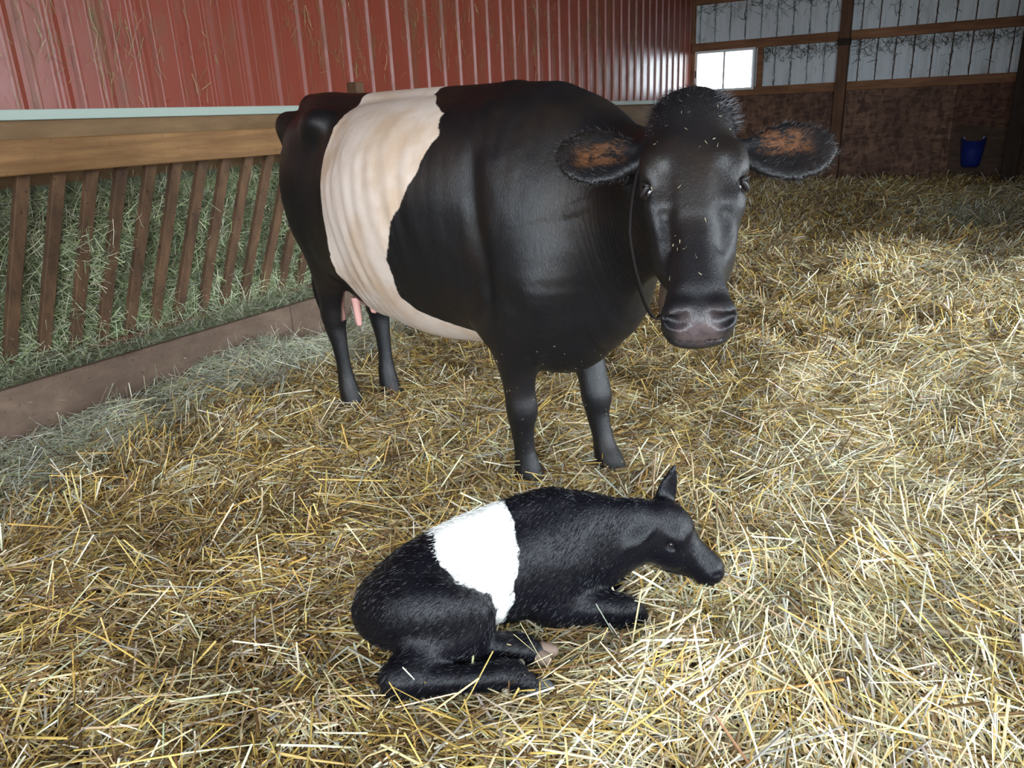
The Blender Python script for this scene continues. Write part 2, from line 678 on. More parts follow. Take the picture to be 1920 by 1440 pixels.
tag(box('metal_bracket', -2.02, -1.85, YF - .158, YF - .05, 2.0, 2.09, M_DARKPOST, bev=.004), 'dark bracket where the middle rail meets the far wall post', 'bracket')
# patched boards behind the bucket
for i, (z0, z1) in enumerate([(.12, .42), (.425, .70), (.705, .885)]):
    tag(box('patch_board', -.455, -.02, YF - .034, YF - .0125, z0, z1 - .006, M_PATCH, wall_far, bev=.003))
    box('patch_board', -.008, .42, YF - .034, YF - .0125, z0 - .02, z1 - .03, M_PATCH, wall_far, bev=.003)

# window
win = empty('window_1', ((WX0 + WX1) / 2, YF, WZ0))
tag(win, 'bright sliding window with white frame on the far wall', 'window', kind='structure')
fw = .035
box('window_frame', WX0, WX1, YF - .06, YF + .03, WZ0, WZ0 + fw, M_VINYL, win, bev=.004)
box('window_frame', WX0, WX1, YF - .06, YF + .03, WZ1 - fw, WZ1, M_VINYL, win, bev=.004)
box('window_frame', WX0, WX0 + fw, YF - .06, YF + .03, WZ0 + fw, WZ1 - fw, M_VINYL, win, bev=.004)
box('window_frame', WX1 - fw, WX1, YF - .06, YF + .03, WZ0 + fw, WZ1 - fw, M_VINYL, win, bev=.004)
xm = -3.63
box('mullion', xm - .016, xm + .016, YF - .05, YF + .02, WZ0 + fw, WZ1 - fw, M_VINYL, win, bev=.003)
box('pane', WX0 + fw, xm - .016, YF - .012, YF - .008, WZ0 + fw, WZ1 - fw, M_GLASS, win)
box('pane', xm + .016, WX1 - fw, YF + .004, YF + .008, WZ0 + fw, WZ1 - fw, M_GLASS, win)
box('latch', WX0 + .005, WX0 + .022, YF - .075, YF - .058, 1.70, 1.80, M_DARKPOST, win, bev=.003)

# right partition, roof, front wall pieces (out of frame, they shade the place)
tag(box('shade_partition', .52, .60, 7.0, YF, -.3, ZC, M_OSB2), 'unseen strand board partition added to darken the far right corner', 'wall', kind='structure')  # unseen, added and lengthened to keep daylight off the far right corner
tag(box('wall_side', XR, XR + .1, 7.0, YF, -.3, ZC, M_OSB2), 'closed side wall of the barn beyond the open bay', 'wall', kind='structure')
tag(box('wall_side_shade', XR, XR + .1, YB - .1, .8, -.3, ZC, M_PLY), 'unseen plywood side wall right of the camera, added to dim the near straw', 'wall', kind='structure')  # unseen, put in to block daylight on the near right straw
tag(box('wall_front', XW, -1.5, YB - .1, YB, -.3, ZC, M_PLY), 'unseen wall beside the open barn front, widened to darken the left', 'wall', kind='structure')  # unseen, its width set to hold daylight back from the left side
tag(box('ceiling', XW - .1, XR + .1, YB - .1, YF + .1, ZC, ZC + .1, M_CEIL), 'board ceiling of the barn', 'ceiling', kind='structure')
tag(box('lintel_front', -1.5, XR, YB - .1, YB, 3.4, ZC, M_PLY), 'header above the open barn front', 'lintel', kind='structure')
tag(box('lintel_side', XR, XR + .1, .8, 7.0, 3.4, ZC, M_PLY), 'header above the open side bay', 'lintel', kind='structure')

# ------------------------------------------------------------------ hay feeder
FY0, FY1 = -.9, 6.2
feeder = empty('hay_feeder', (-3.8, 3.0, 0))
tag(feeder, 'wooden slatted hay feeder along the red wall', 'feeder')
box('top_rail', -3.735, -3.695, FY0, 3.95, 1.095, 1.248, M_RAIL, feeder, bev=.005)
box('top_rail', -3.735, -3.695, 3.955, FY1, 1.095, 1.248, M_RAIL, feeder, bev=.005)
rngs = random.Random(4)
y = 2.034 - 17 * .1655
while y < FY1 - .1:
    top = (-3.757, y + rngs.uniform(-.006, .006), 1.235)
    bot = (-4.10, y - .147 + rngs.uniform(-.012, .012), .165)
    beam('slat', top, bot, .062, .036, M_SLAT, feeder, side=(0, 1, 0), bev=.004)
    y += .1655
box('sill_board', -4.12, -4.055, FY0, FY1, .03, .172, M_SILL, feeder, bev=.005)
box('curb_board', -3.62, -3.58, FY0, 3.3, -.2, .208, M_CURB, feeder, bev=.006)
box('curb_board', -3.62, -3.58, 3.304, FY1, -.2, .208, M_CURB, feeder, bev=.006)
box('floor_board', -4.03, -3.62, FY0, FY1, .02, .06, M_CURB, feeder)
for yy in (-.85, 4.66, FY1 - .08):
    box('feeder_post', -4.149, -4.06, yy, yy + .09, -.25, 1.54 if yy == 4.66 else 1.3, M_SLAT, feeder, bev=.005)
    box('rail_arm', -4.06, -3.735, yy + .02, yy + .06, 1.12, 1.22, M_SLAT, feeder, bev=.004)
    box('end_block', -4.03, -3.62, yy, yy + .04, .06, .15, M_CURB, feeder, bev=.003)

# ------------------------------------------------------------------ blue bucket on the patched boards
M_BLUE = mat('blue_plastic', (.010, .022, .17), .4)
bk = empty('hanging_bucket', (-.19, YF - .12, .35))
tag(bk, 'blue plastic feed bucket hanging on the dark far wall', 'bucket')


def bucket():
    # flat-backed bucket: D-shaped rings, open on top with a raised back lip and low front
    n = 20
    rings = []
    cx, yb = -.195, YF - .036

    def ring(z, w, d, inset, lip):
        r = []
        for i in range(n):
            a = math.pi * 2 * i / n
            x = math.cos(a) * (w - inset)
            yy = -(math.sin(a) * .5 + .5) * (d - inset * 2) - inset
            zz = z + lip * max(0, (abs(math.cos(a)) - .55) / .45)
            r.append((cx + x, yb + yy, zz))
        return r
    spec = [(.352, .098, .14, 0, 0), (.40, .115, .17, 0, 0), (.55, .135, .20, 0, 0), (.675, .15, .225, 0, .045), (.68, .156, .235, 0, .05), (.685, .15, .225, .006, .05),
            (.55, .135, .20, .007, 0), (.37, .1, .145, .007, 0)]
    V, F = [], []
    for s in spec:
        V += ring(*s)
    for r in range(len(spec) - 1):
        for i in range(n):
            j = (i + 1) % n
            F.append((r * n + i, r * n + j, (r + 1) * n + j, (r + 1) * n + i))
    F.append(tuple(range(n))[::-1])
    F.append(tuple((len(spec) - 1) * n + i for i in range(n)))
    return V, F


v, f = bucket()
mesh_obj('bucket_shell', v, f, M_BLUE, bk, True)
for sx in (-1, 1):
    box('hook', -.195 + sx * .115 - .012, -.195 + sx * .115 + .012, YF - .05, YF - .034, .66, .745, M_BLUE, bk, bev=.003)

# ------------------------------------------------------------------ cow
HX, HY = nrm([.966, -.26])
COW_O = np.array([-1.16, 2.28, 0.0])
COW_R = np.array([[HX, -HY, 0], [HY, HX, 0], [0, 0, 1]])     # columns: forward, left, up


def cow_w(P):
    return np.asarray(P, float) @ COW_R.T + COW_O


def tube_mesh(rows, side=(0, 1, 0), n=12, sub=4):
    N = catmull([list(r) + [2.0, 0.0][len(r) - 5:] if len(r) < 7 else list(r) for r in rows], sub)
    V, F = [], []
    for i in range(len(N)):
        T = N[min(i + 1, len(N) - 1), :3] - N[max(i - 1, 0), :3]
        T = T / np.linalg.norm(T)
        S = np.array(side, float)
        S = nrm(S - T * (S @ T))
        U = np.cross(T, S)
        for k in range(n):
            a = 2 * math.pi * k / n
            V.append(N[i, :3] + S * math.cos(a) * N[i, 3] + U * math.sin(a) * N[i, 4])
    for i in range(len(N) - 1):
        for k in range(n):
            j = (k + 1) % n
            F.append((i * n + k, i * n + j, (i + 1) * n + j, (i + 1) * n + k))
    F.append(tuple(range(n))[::-1])
    F.append(tuple((len(N) - 1) * n + k for k in range(n)))
    return np.array(V), F


def sphere_data(c, r, nu=16, nv=10, axes=np.eye(3)):
    V, F = [], []
    for j in range(nv + 1):
        for i in range(nu):
            a, b = 2 * math.pi * i / nu, math.pi * j / nv
            p = np.array([math.sin(b) * math.cos(a), math.sin(b) * math.sin(a), math.cos(b)]) * r
            V.append(np.array(c) + p @ np.array(axes))
    for j in range(nv):
        for i in range(nu):
            k = (i + 1) % nu
            F.append((j * nu + i, (j + 1) * nu + i, (j + 1) * nu + k, j * nu + k))
    return np.array(V), F


# head frame in cow space: origin at the poll, a down the face, v to the cow's left, w out of the face
H_O = np.array([.683, -.332, 1.272])
H_a = nrm(np.array([.914, -.624, .818]) - H_O)
_v = np.array([.854, -.373, 1.079]) - np.array([.68, -.496, 1.075])
H_v = nrm(_v - H_a * (_v @ H_a))
H_w = np.cross(H_a, H_v)
if H_w @ (np.array([1.5, -1.9, 1.25]) - H_O) < 0:
    H_w = -H_w


def hd(s, v, w):
    return H_O + H_a * s + H_v * v + H_w * w


def build_cow():
    f = Field((-1.75, -.68, -.03), (1.05, .50, 1.50), .0078)
    # trunk: x, top, bottom, half width, n, egg
    trunk = [(-1.53, 1.27, 1.00, .10, 2.2, 0), (-1.44, 1.335, .86, .17, 2.2, .05), (-1.28, 1.345, .72, .225, 2.3, .0), (-1.08, 1.335, .58, .25, 2.3, .05),
             (-.88, 1.335, .47, .315, 2.15, .18), (-.62, 1.34, .435, .36, 2.1, .22), (-.38, 1.335, .455, .345, 2.1, .2), (-.16, 1.335, .46, .285, 2.1, .15),
             (.0, 1.29, .44, .23, 2.1, .05), (.12, 1.20, .50, .175, 2.1, 0), (.20, 1.10, .64, .12, 2.0, 0)]
    f.tube([(x, 0, (zt + zb) / 2, hw, (zt - zb) / 2, n, e) for x, zt, zb, hw, n, e in trunk], (0, -1, 0), .05, 5)
    # spine, withers, rump
    f.tube([(-1.45, 0, 1.33, .05, .05), (-1.3, 0, 1.345, .06, .035), (-1.12, 0, 1.335, .06, .03), (-.6, 0, 1.325, .05, .03), (-.2, 0, 1.32, .05, .03)], (0, 1, 0), .06, 3)
    f.ball((-.12, 0, 1.27), (.16, .07, .07), .06)
    for s in (-1, 1):
        f.ball((-1.11, s * .205, 1.262), (.075, .055, .05), .10)           # hook bone
        f.ball((-1.49, s * .12, 1.25), (.06, .05, .06), .06)               # pin bone
        # thigh
        f.tube([(-1.24, s * .14, 1.20, .09, .17), (-1.25, s * .165, 1.02, .105, .22), (-1.23, s * .165, .84, .095, .20), (-1.25, s * .15, .68, .07, .125), (-1.285, s * .13, .54, .05, .078),
                (-1.30, s * .12, .43, .046, .062)], (0, 1, 0), .06, 4)
        # hock, cannon, fetlock, pastern
        f.tube([(-1.30, s * .12, .45, .045, .060), (-1.295, s * .12, .38, .044, .052), (-1.28, s * .118, .30, .034, .040), (-1.27, s * .115, .20, .031, .036),
                (-1.265, s * .112, .12, .040, .044), (-1.25, s * .11, .06, .046, .052), (-1.235, s * .11, .01, .048, .058)], (0, 1, 0), .02, 4)
        f.ball((-1.355, s * .12, .455), (.024, .02, .045), .035)            # point of hock
        # flank fold to the stifle
        f.ball((-1.07, s * .20, .80), (.09, .06, .13), .09)
    # shoulders and forelegs
    for s, dx, tx in ((-1, -.075, 0), (1, .085, -.085)):
        f.tube([(-.16, s * .13, 1.20, .06, .09), (-.08, s * .185, 1.02, .065, .13), (.02, s * .205, .82, .075, .14), (.02, s * .20, .72, .07, .12), (-.01, s * .18, .60, .055, .09), (-.03, s * .16, .50, .03, .05)], (0, 1, 0), .10, 4)
        f.tube([(-.03 + dx * .3, s * .19, .68, .085, .13), (-.05 + dx * .5, s * .175, .57, .078, .11), (-.03 + dx * .8 + tx, s * .155, .46, .062, .078), (-.02 + dx + tx * .85, s * .142, .36, .052, .056),
                (-.015 + dx + tx * .65, s * .138, .285, .055, .056), (-.02 + dx + tx * .5, s * .136, .22, .042, .044), (-.015 + dx + tx * .3, s * .134, .14, .036, .038), (-.01 + dx + tx * .15, s * .132, .085, .042, .046),
                (.0 + dx, s * .13, .04, .050, .056), (.01 + dx, s * .13, .0, .052, .06)], (0, 1, 0), .035, 4)
        f.ball((-.16 + dx * .3, s * .185, .60), (.06, .045, .06), .06)       # elbow
    # brisket
    f.tube([(-.16, 0, .52, .13, .09), (-.02, 0, .50, .12, .095), (.08, -.01, .53, .09, .085), (.14, -.02, .61, .06, .08)], (0, 1, 0), .05, 4)
    # neck, swinging to the cow's right
    nk = [(.00, .0, 1.0, .19, .28), (.15, -.02, 1.0, .15, .255), (.31, -.07, 1.005, .12, .22), (.47, -.15, 1.025, .105, .19), (.59, -.235, 1.06, .10, .17), (.665, -.30, 1.12, .09, .13)]
    f.tube(nk, (-.35, 1, 0), .13, 5)
    f.tube([(.14, -.03, .70, .03, .08), (.28, -.08, .79, .022, .07), (.44, -.15, .88, .02, .05)], (-.35, 1, 0), .05, 4)   # dewlap
    # head: s, half width, front w, back w, exponent
    head = [(-.015, .052, -.035, -.105, 2), (.025, .086, .012, -.14, 2.3), (.09, .100, .035, -.17, 2.5), (.17, .104, .040, -.20, 2.5), (.235, .094, .034, -.215, 2.5), (.31, .074, .026, -.20, 2.4),
            (.38, .061, .024, -.155, 2.4), (.445, .058, .026, -.125, 2.4), (.492, .068, .026, -.112, 2.6), (.532, .074, .018, -.105, 2.6), (.556, .064, .0, -.092, 2.4)]
    f.tube([(*hd(s, 0, (wf + wb) / 2), hw, (wf - wb) / 2, n, 0) for s, hw, wf, wb, n in head], H_v, .03, 5, cap=.5)
    f.ball(hd(.02, 0, -.03), (.055, .07, .05), .05, axes=(H_a, H_v, H_w))       # poll bump
    for s in (-1, 1):
        f.ball(hd(.185, s * .086, .006), (.045, .026, .03), .05, axes=(H_a, H_v, H_w))      # brow
        f.tube([(*hd(.245, s * .080, -.012), .012, .016), (*hd(.30, s * .070, -.030), .010, .014), (*hd(.36, s * .060, -.045), .008, .01)], H_v, .03, 3)
        f.ball(hd(.266, s * .080, -.02), (.028, .020, .024), .03, axes=(H_a, H_v, H_w))      # below eye
        f.ball(hd(.30, s * .052, -.10), (.10, .035, .075), .05, axes=(H_a, H_v, H_w))      # cheek
        f.ball(hd(.235, s * .110, .003), (.018, .016, .017), .012, 'sub', axes=(H_a, H_v, H_w))   # eye socket
        f.ball(hd(.532, s * .043, .0), (.030, .028, .026), .025, axes=(H_a, H_v, H_w))   # nostril wing
        f.tube([(*hd(.541, s * .024, .022), .008, .010), (*hd(.550, s * .036, .016), .0135, .015), (*hd(.546, s * .050, .008), .012, .015), (*hd(.533, s * .064, .0), .007, .009)], H_a, .005, 3, 'sub')
        f.ball(hd(.25, s * .062, .036), (.045, .011, .014), .03, 'sub', axes=(H_a, H_v, H_w))
        f.tube([(*hd(.30, s * .062, .012), .006, .02), (*hd(.37, s * .056, .004), .006, .02)], H_v, .03, 2, 'sub')
    f.tube([(*hd(.488, -.045, .030), .005, .006), (*hd(.498, 0, .034), .005, .006), (*hd(.488, .045, .030), .005, .006)], H_w, .02, 3, 'sub')
    # mouth slit
    f.tube([(*hd(.545, -.078, -.046), .004, .006), (*hd(.566, -.04, -.036), .004, .006), (*hd(.572, 0, -.032), .004, .006), (*hd(.566, .04, -.036), .004, .006), (*hd(.545, .078, -.046), .004, .006)], H_w, .008, 4, 'sub')
    # ears: broad leaf with a hollow facing forward
    for s, up, fw, L in ((-1, .045, -.05, .240), (1, .015, -.06, .245)):
        base = np.array(hd(.088, s * .082, -.085))
        out = nrm(H_v * s - H_a * up / .2 * 1.0 + H_w * fw)
        acr = nrm(H_a - out * (H_a @ out))
        nr = np.cross(out, acr)
        if nr @ H_w < 0:
            nr = -nr
        rows = []
        for t, hw, th in ((0, .026, .024), (.15, .034, .022), (.32, .060, .016), (.55, .078, .013), (.78, .066, .011), (.93, .034, .009)):
            c = base + out * L * t + acr * (.012 * math.sin(t * 3.1)) - nr * .0
            rows.append((*c, hw, th))
        f.tube(rows, acr, .025, 4)
        hol = [(*(base + out * L * t + nr * dn + acr * .012 * math.sin(t * 3.1)), hw, .015) for t, hw, dn in ((.20, .020, .026), (.4, .046, .019), (.58, .058, .017), (.76, .046, .018))]
        f.tube(hol, acr, .012, 4, 'sub')
    # tail
    f.tube([(-1.49, 0, 1.33, .04, .035), (-1.56, 0, 1.27, .032, .032), (-1.60, 0, 1.10, .024, .024), (-1.61, 0, .85, .02, .02), (-1.60, .0, .62, .03, .03), (-1.59, .0, .50, .04, .04), (-1.59, 0, .38, .015, .015)], (0, 1, 0), .04, 4)
    # udder
    f.tube([(-1.16, 0, .66, .13, .10), (-1.09, 0, .58, .125, .085), (-.98, 0, .53, .10, .06)], (0, 1, 0), .05, 4)
    V, Q = f.polygonise(2)
    # low relief: furrow behind the shoulder, hollow in front of the hip, ribs
    N = vert_normals(V, Q)
    x, y, z = V[:, 0], V[:, 1], V[:, 2]
    side = sstep(.12, .2, np.abs(y))
    hz_ = (V - H_O) @ H_a
    d = np.zeros(len(V))
    d -= .016 * np.exp(-((x + .115 + .03 * np.sin(z * 6)) / .035) ** 2) * sstep(.55, .70, z) * sstep(1.22, 1.05, z) * side
    d -= .022 * np.exp(-((x + .93) / .10) ** 2 - ((z - 1.16) / .09) ** 2) * side
    d += .006 * np.exp(-((x + .03) / .10) ** 2 - ((z - .98) / .16) ** 2) * side
    rib = np.sin((x + .30 * (z - .9) ** 2 + .10 * (z - .9)) * 2 * np.pi / .092)
    d += .0034 * (.5 + vnoise(x * 5, z * 3, 77)) * rib * side * sstep(-1.0, -.86, x) * sstep(-.25, -.45, x) * sstep(.58, .72, z) * sstep(1.22, 1.08, z)
    d += .003 * vnoise(x * 14, z * 14, 71) * side
    # fold above the brisket
    zc = .655 + .42 * (x - .08) + .012 * np.sin(x * 40)
    wnd = sstep(.03, .10, x) * sstep(.33, .24, x) * (y < -.02) * (hz_ < 0)
    d += wnd * (.010 * np.exp(-((z - zc + .035) / .03) ** 2) - .010 * np.exp(-((z - zc) / .016) ** 2))
    # groove between neck and shoulder
    d -= .022 * np.exp(-((x - .20 - .25 * (z - .85)) / .045) ** 2 - ((z - .86) / .12) ** 2) * (y < -.05) * (hz_ < -.05)
    d += .012 * np.exp(-((x - .09) / .05) ** 2 - ((z - .72) / .07) ** 2) * (y < -.05)
    # slack skin across the shoulder and upper leg
    d += (.006 * vnoise(x * 7 + z * 3, z * 5.5 + y * 3, 73) + .005 * vnoise(x * 17, z * 13 + x * 5, 74)) * sstep(-.25, -.05, x) * (hz_ < -.02)
    V = V + N * d[:, None]
    return V, Q


CV, CQ = build_cow()


def cow_color(V):
    """hide markings in cow space -> belt signed distance, udder, muzzle, ear hair"""
    x, y, z = V[:, 0], V[:, 1], V[:, 2]
    zf = [.30, .48, .535, .56, .60, .645, .80, .92, 1.08, 1.20, 1.27, 1.31, 1.335, 1.40]
    xf = [-.27, -.24, -.26, -.36, -.50, -.56, -.525, -.455, -.335, -.28, -.32, -.42, -.52, -.54]
    zr = [.30, .62, .83, 1.03, 1.15, 1.25, 1.30, 1.335, 1.40]
    xr = [-1.02, -1.02, -.99, -.99, -1.01, -.97, -.97, -.99, -1.0]
    F = np.interp(z, zf, xf)
    Rr = np.interp(z, zr, xr)
    belt = np.minimum(F - x, x - Rr)
    belt = np.minimum(belt, (z - .43) * 1.0)
    return belt


belt = cow_color(CV)
rel = CV - H_O
hs, hv, hw_ = rel @ H_a, rel @ H_v, rel @ H_w
muzz = sstep(.515, .570, hs + .2 * np.abs(hv)) * sstep(-.06, -.02, hw_) * (1 - sstep(.030, .062, np.abs(hv)))
muzz = muzz * (np.abs(hv) < .1)
ud = sstep(.66, .60, CV[:, 2]) * sstep(-.98, -1.06, CV[:, 0]) * sstep(.125, .105, np.abs(CV[:, 1])) * (CV[:, 2] > .42) * sstep(-1.26, -1.23, CV[:, 0])
earm = sstep(.135, .17, np.abs(hv)) * (1 - sstep(.24, .28, np.abs(hv))) * (1 - sstep(.018, .040, np.abs(hs - .068))) * (np.abs(hw_ + .085) < .07)


# vertical skin folds along the neck
foldc = CV[:, 0] * .85 - CV[:, 1] * .5 + .03 * vnoise(CV[:, 2] * 7, CV[:, 0] * 9, 81)
foldm = sstep(.16, .30, CV[:, 0] - CV[:, 1] * .3) * (hs < -.02) * sstep(.6, .75, CV[:, 2])
foldm = np.where((hs < .02) | (hw_ < -.22), sstep(.14, .32, CV[:, 0]) * sstep(.55, .7, CV[:, 2]) * sstep(1.2, 1.0, CV[:, 2]), 0)


def hide_mat(name, black, brown, white, tan, rough, hair=420, sheen=.0, spec=.24):
    mt = mat(name, black, rough, spec=spec)
    t = NT(mt)
    b = t.attr('belt').outputs['Fac']
    nz = t.noise(55, 3, .6, t.coord((1, 1, .6)))
    nz2 = t.noise(9, 2, .5, t.coord())
    bb = t.math('ADD', b, t.math('ADD', t.math('MULTIPLY', t.math('SUBTRACT', nz, .5), .022), t.math('MULTIPLY', t.math('SUBTRACT', nz2, .5), .04)))
    fac = t.maprange(bb, -.004, .004)
    br = t.maprange(t.noise(3.2, 3, .55, t.coord((1, 1, .7))), .45, .75)
    dark = t.mix(br, black, brown)
    tn = t.maprange(t.noise(3.5, 4, .6, t.coord()), .40, .68, 0, .8)
    lt = t.mix(tn, white, tan)
    col = t.mix(fac, dark, lt)
    col = t.mix(t.attr('pink').outputs['Fac'], col, (.60, .33, .28))
    col = t.mix(t.attr('muzzle').outputs['Fac'], col, t.mix(t.maprange(t.noise(30, 4, .6, t.coord()), .35, .7), (.040, .032, .035), (.095, .068, .068)))
    earn = t.maprange(t.noise(26, 3, .7, t.coord((1, 1, 2))), .42, .6)
    col = t.mix(t.math('MULTIPLY', t.attr('ear').outputs['Fac'], earn), col, (.13, .055, .024))
    t.color(col)
    h1 = t.noise(hair, 3, .7, t.coord((1, 1, .14)), .6)
    h2 = t.noise(34, 5, .65, t.coord((1, 1, .45)), .3)
    fw_ = t.math('MULTIPLY', t.math('SINE', t.math('MULTIPLY', t.attr('fold').outputs['Fac'], 400.0)), t.math('MULTIPLY', t.attr('foldm').outputs['Fac'], .15))
    t.bump(t.math('ADD', fw_, t.math('ADD', t.math('MULTIPLY', h1, .8), h2)), .36, .006)
    rn = t.noise(7, 4, .6, t.coord())
    t.l(t.math('ADD', t.math('MULTIPLY', rn, .25), t.math('ADD', t.math('MULTIPLY', fac, .25), rough - .12)), t.b.inputs['Roughness'])
    mz = t.attr('muzzle').outputs['Fac']
    rl = t.b.inputs['Roughness'].links[0].from_socket
    t.l(t.math('SUBTRACT', rl, t.math('MULTIPLY', mz, .22)), t.b.inputs['Roughness'])
    if sheen:
        t.b.inputs['Sheen Weight'].default_value = sheen
        t.b.inputs['Sheen Roughness'].default_value = .5
    return mt


M_COW = hide_mat('cow_hide', (.0068, .0064, .0078), (.020, .013, .009), (.72, .60, .52), (.55, .38, .25), .38, sheen=.0, spec=.40)
M_LID = mat('eyelid_skin', (.012, .010, .011), .45)
M_EYE = mat('cow_eye', (.012, .008, .008), .06, spec=.7)
M_HOOF = mat('hoof_horn', (.02, .018, .02), .5)
M_SKIN = mat('teat_skin', (.68, .36, .32), .5)
M_STRAP = mat('collar_leather', (.012, .009, .009), .7, spec=.2)
M_TAGW = wood('collar_block_wood', (.035, .02, .014), (.08, .05, .03), (20, 20, 6))

cow = empty('cow', tuple(COW_O))
tag(cow, 'black cow with a wide cream belt standing over the calf', 'cow')
np_mesh('body', cow_w(CV), CQ, M_COW, cow, True, {'belt': belt, 'pink': ud, 'muzzle': muzz, 'ear': earm, 'fold': foldc, 'foldm': foldm})
for s in (-1, 1):
    v, fc = sphere_data(hd(.235, s * .091, -.005), .0205)
    mesh_obj('eye', cow_w(v), fc, M_EYE, cow, True)
    # lids
    for q in (-1, 1):
        rows = []
        for t in np.linspace(-1, 1, 7):
            rows.append((*hd(.235 + q * .0135 * (1 - t * t) + .004 * t, s * (.108 - .007 * t * t - .004 * t), .006 + t * .018), .0042, .0055))
        v, fc = tube_mesh(rows, H_a, 8, 2)
        mesh_obj('eyelid', cow_w(v), fc, M_LID, cow, True)
# teats
for x, y, l in ((-1.165, -.08, .095), (-1.08, -.05, .03), (-1.16, .075, .035), (-1.08, .05, .03)):
    v, fc = tube_mesh([(x, y, .53, .022, .022), (x, y, .50, .018, .018), (x + .004, y, .50 - l * .6, .016, .016), (x + .006, y, .50 - l * .95, .012, .012), (x + .006, y, .50 - l, .005, .005)], (0, 1, 0), 12, 3)
    mesh_obj('teat', cow_w(v), fc, M_SKIN, cow, True)


def claw(P, fwd, left, scale, s):
    """one claw: tapered wedge, P = heel-centre at the coronet"""
    P, fwd, left = map(lambda q: np.array(q, float), (P, fwd, left))
    up = np.array([0, 0, 1.0])
    V = []
    prof = [(1.0, .0, .046, .030), (.5, .012, .056, .034), (0, .028, .066, .037)]
    n = 12
    for t, dx, lx, ly in prof:
        for k in range(n):
            a = 2 * math.pi * k / n
            cx_, sy = math.cos(a), math.sin(a)
            px = math.copysign(abs(cx_) ** .8, cx_) * lx + dx
            py = sy * ly * (1 - .35 * max(0, cx_))
            V.append(P + scale * (fwd * px + left * py + up * (t * .062 - .062)))
    F = []
    for r in range(2):
        for k in range(n):
            j = (k + 1) % n
            F.append((r * n + k, (r + 1) * n + k, (r + 1) * n + j, r * n + j))
    F.append(tuple(range(n)))
    F.append(tuple(2 * n + k for k in range(n))[::-1])
    return V, F


for fx, fy in ((-.065, -.13), (.095, .13), (-1.235, -.11), (-1.235, .11)):
    for q in (-1, 1):
        V_, F_ = claw((fx, fy + q * .027, .028), (1, q * .08, 0), (0, 1, 0), .95, q)
        mesh_obj('hoof', cow_w(V_), F_, M_HOOF, cow, True)


# collar strap round the neck with a wooden block
def strap_loop():
    c = np.array([.64, -.385, .985])
    ax_u = nrm([.10, -.13, -1.0])              # hanging direction
    side = nrm([.45, .89, 0])
    rows = []
    n = 28
    for i in range(n + 1):
        a = 2 * math.pi * i / n
        p = c + ax_u * (-math.cos(a) * .205) + side * (math.sin(a) * .072 * (1 - .35 * max(0, -math.cos(a))))
        rows.append(p)
    rows = np.array(rows)
    T = np.cross(ax_u, side)
    V, F = [], []
    for i in range(n):
        o = nrm(rows[i] - c)
        for a, b in ((-.009, .0), (.009, .0), (.009, .004), (-.009, .004)):
            V.append(rows[i] + T * a + o * b)
    for i in range(n):
        j = (i + 1) % n
        for k in range(4):
            l = (k + 1) % 4
            F.append((i * 4 + k, j * 4 + k, j * 4 + l, i * 4 + l))
    return np.array(V), F


_v, _f = strap_loop()
collar = mesh_obj('collar', cow_w(_v), _f, M_STRAP, cow, True)
_b = np.array([.695, -.425, .83])
_v, _f = tube_mesh([(*(_b + np.array([0, 0, .04])), .010, .016, 3), (*_b, .012, .018, 3), (*(_b - np.array([0, 0, .03])), .012, .018, 3)], (0, 1, 0), 10, 2)
mesh_obj('collar_block', cow_w(_v), _f, M_TAGW, collar)


# ------------------------------------------------------------------ hair tufts
def hairs(P, D, L, W, rng, curl=.15):
    """thin tapering strips: root P, direction D"""
    n = len(P)
    R_ = rng.normal(0, 1, (n, 3))
    S = np.cross(D, R_)
    S /= np.linalg.norm(S, axis=1)[:, None] + 1e-9
    U = np.cross(S, D)
    c = rng.normal(0, curl, n) * L
    mid = P + D * (L * .55)[:, None] + U * c[:, None]
    tip = P + D * L[:, None] + U * (c * -.2)[:, None]
    V = np.stack([P - S * (W / 2)[:, None], P + S * (W / 2)[:, None], mid - S * (W * .4)[:, None], mid + S * (W * .4)[:, None], tip - S * (W * .08)[:, None], tip + S * (W * .08)[:, None]], 1).reshape(-1, 3)
    q = np.array([[0, 1, 3, 2], [2, 3, 5, 4]])
    Q = (np.arange(n)[:, None, None] * 6 + q[None]).reshape(-1, 4)
    return V, Q


M_HAIR = mat('hair', (.01, .01, .01), .5, spec=.4)
_n = NT(M_HAIR)
_n.l(_n.attr('col').outputs['Color'], _n.b.inputs['Base Color'])
hr = np.random.default_rng(5)
CN = vert_normals(CV, CQ)
_m = np.nonzero((hs < .09) & (hs > -.05) & (np.abs(hv) < .095) & (hw_ > -.12))[0]
_i = hr.choice(_m, 2400)
_d = CN[_i] * .45 + H_a * .35 + H_w * .35 + hr.normal(0, .35, (len(_i), 3)) + H_v * np.sign(hv[_i])[:, None] * .2
_d /= np.linalg.norm(_d, axis=1)[:, None]
_V, _Q = hairs(CV[_i], _d, hr.uniform(.006, .020, len(_i)) * np.clip(1.25 - hs[_i] / .085, .2, 1), np.full(len(_i), .0010), hr)
_c = np.repeat(np.tile([.014, .012, .013], (len(_i), 1)) * hr.uniform(.6, 1.8, (len(_i), 1)), 6, 0)
_o = np_mesh('poll_hair', cow_w(_V), _Q, M_HAIR, cow, False, {'col': _c})
_o['kind'] = 'stuff'
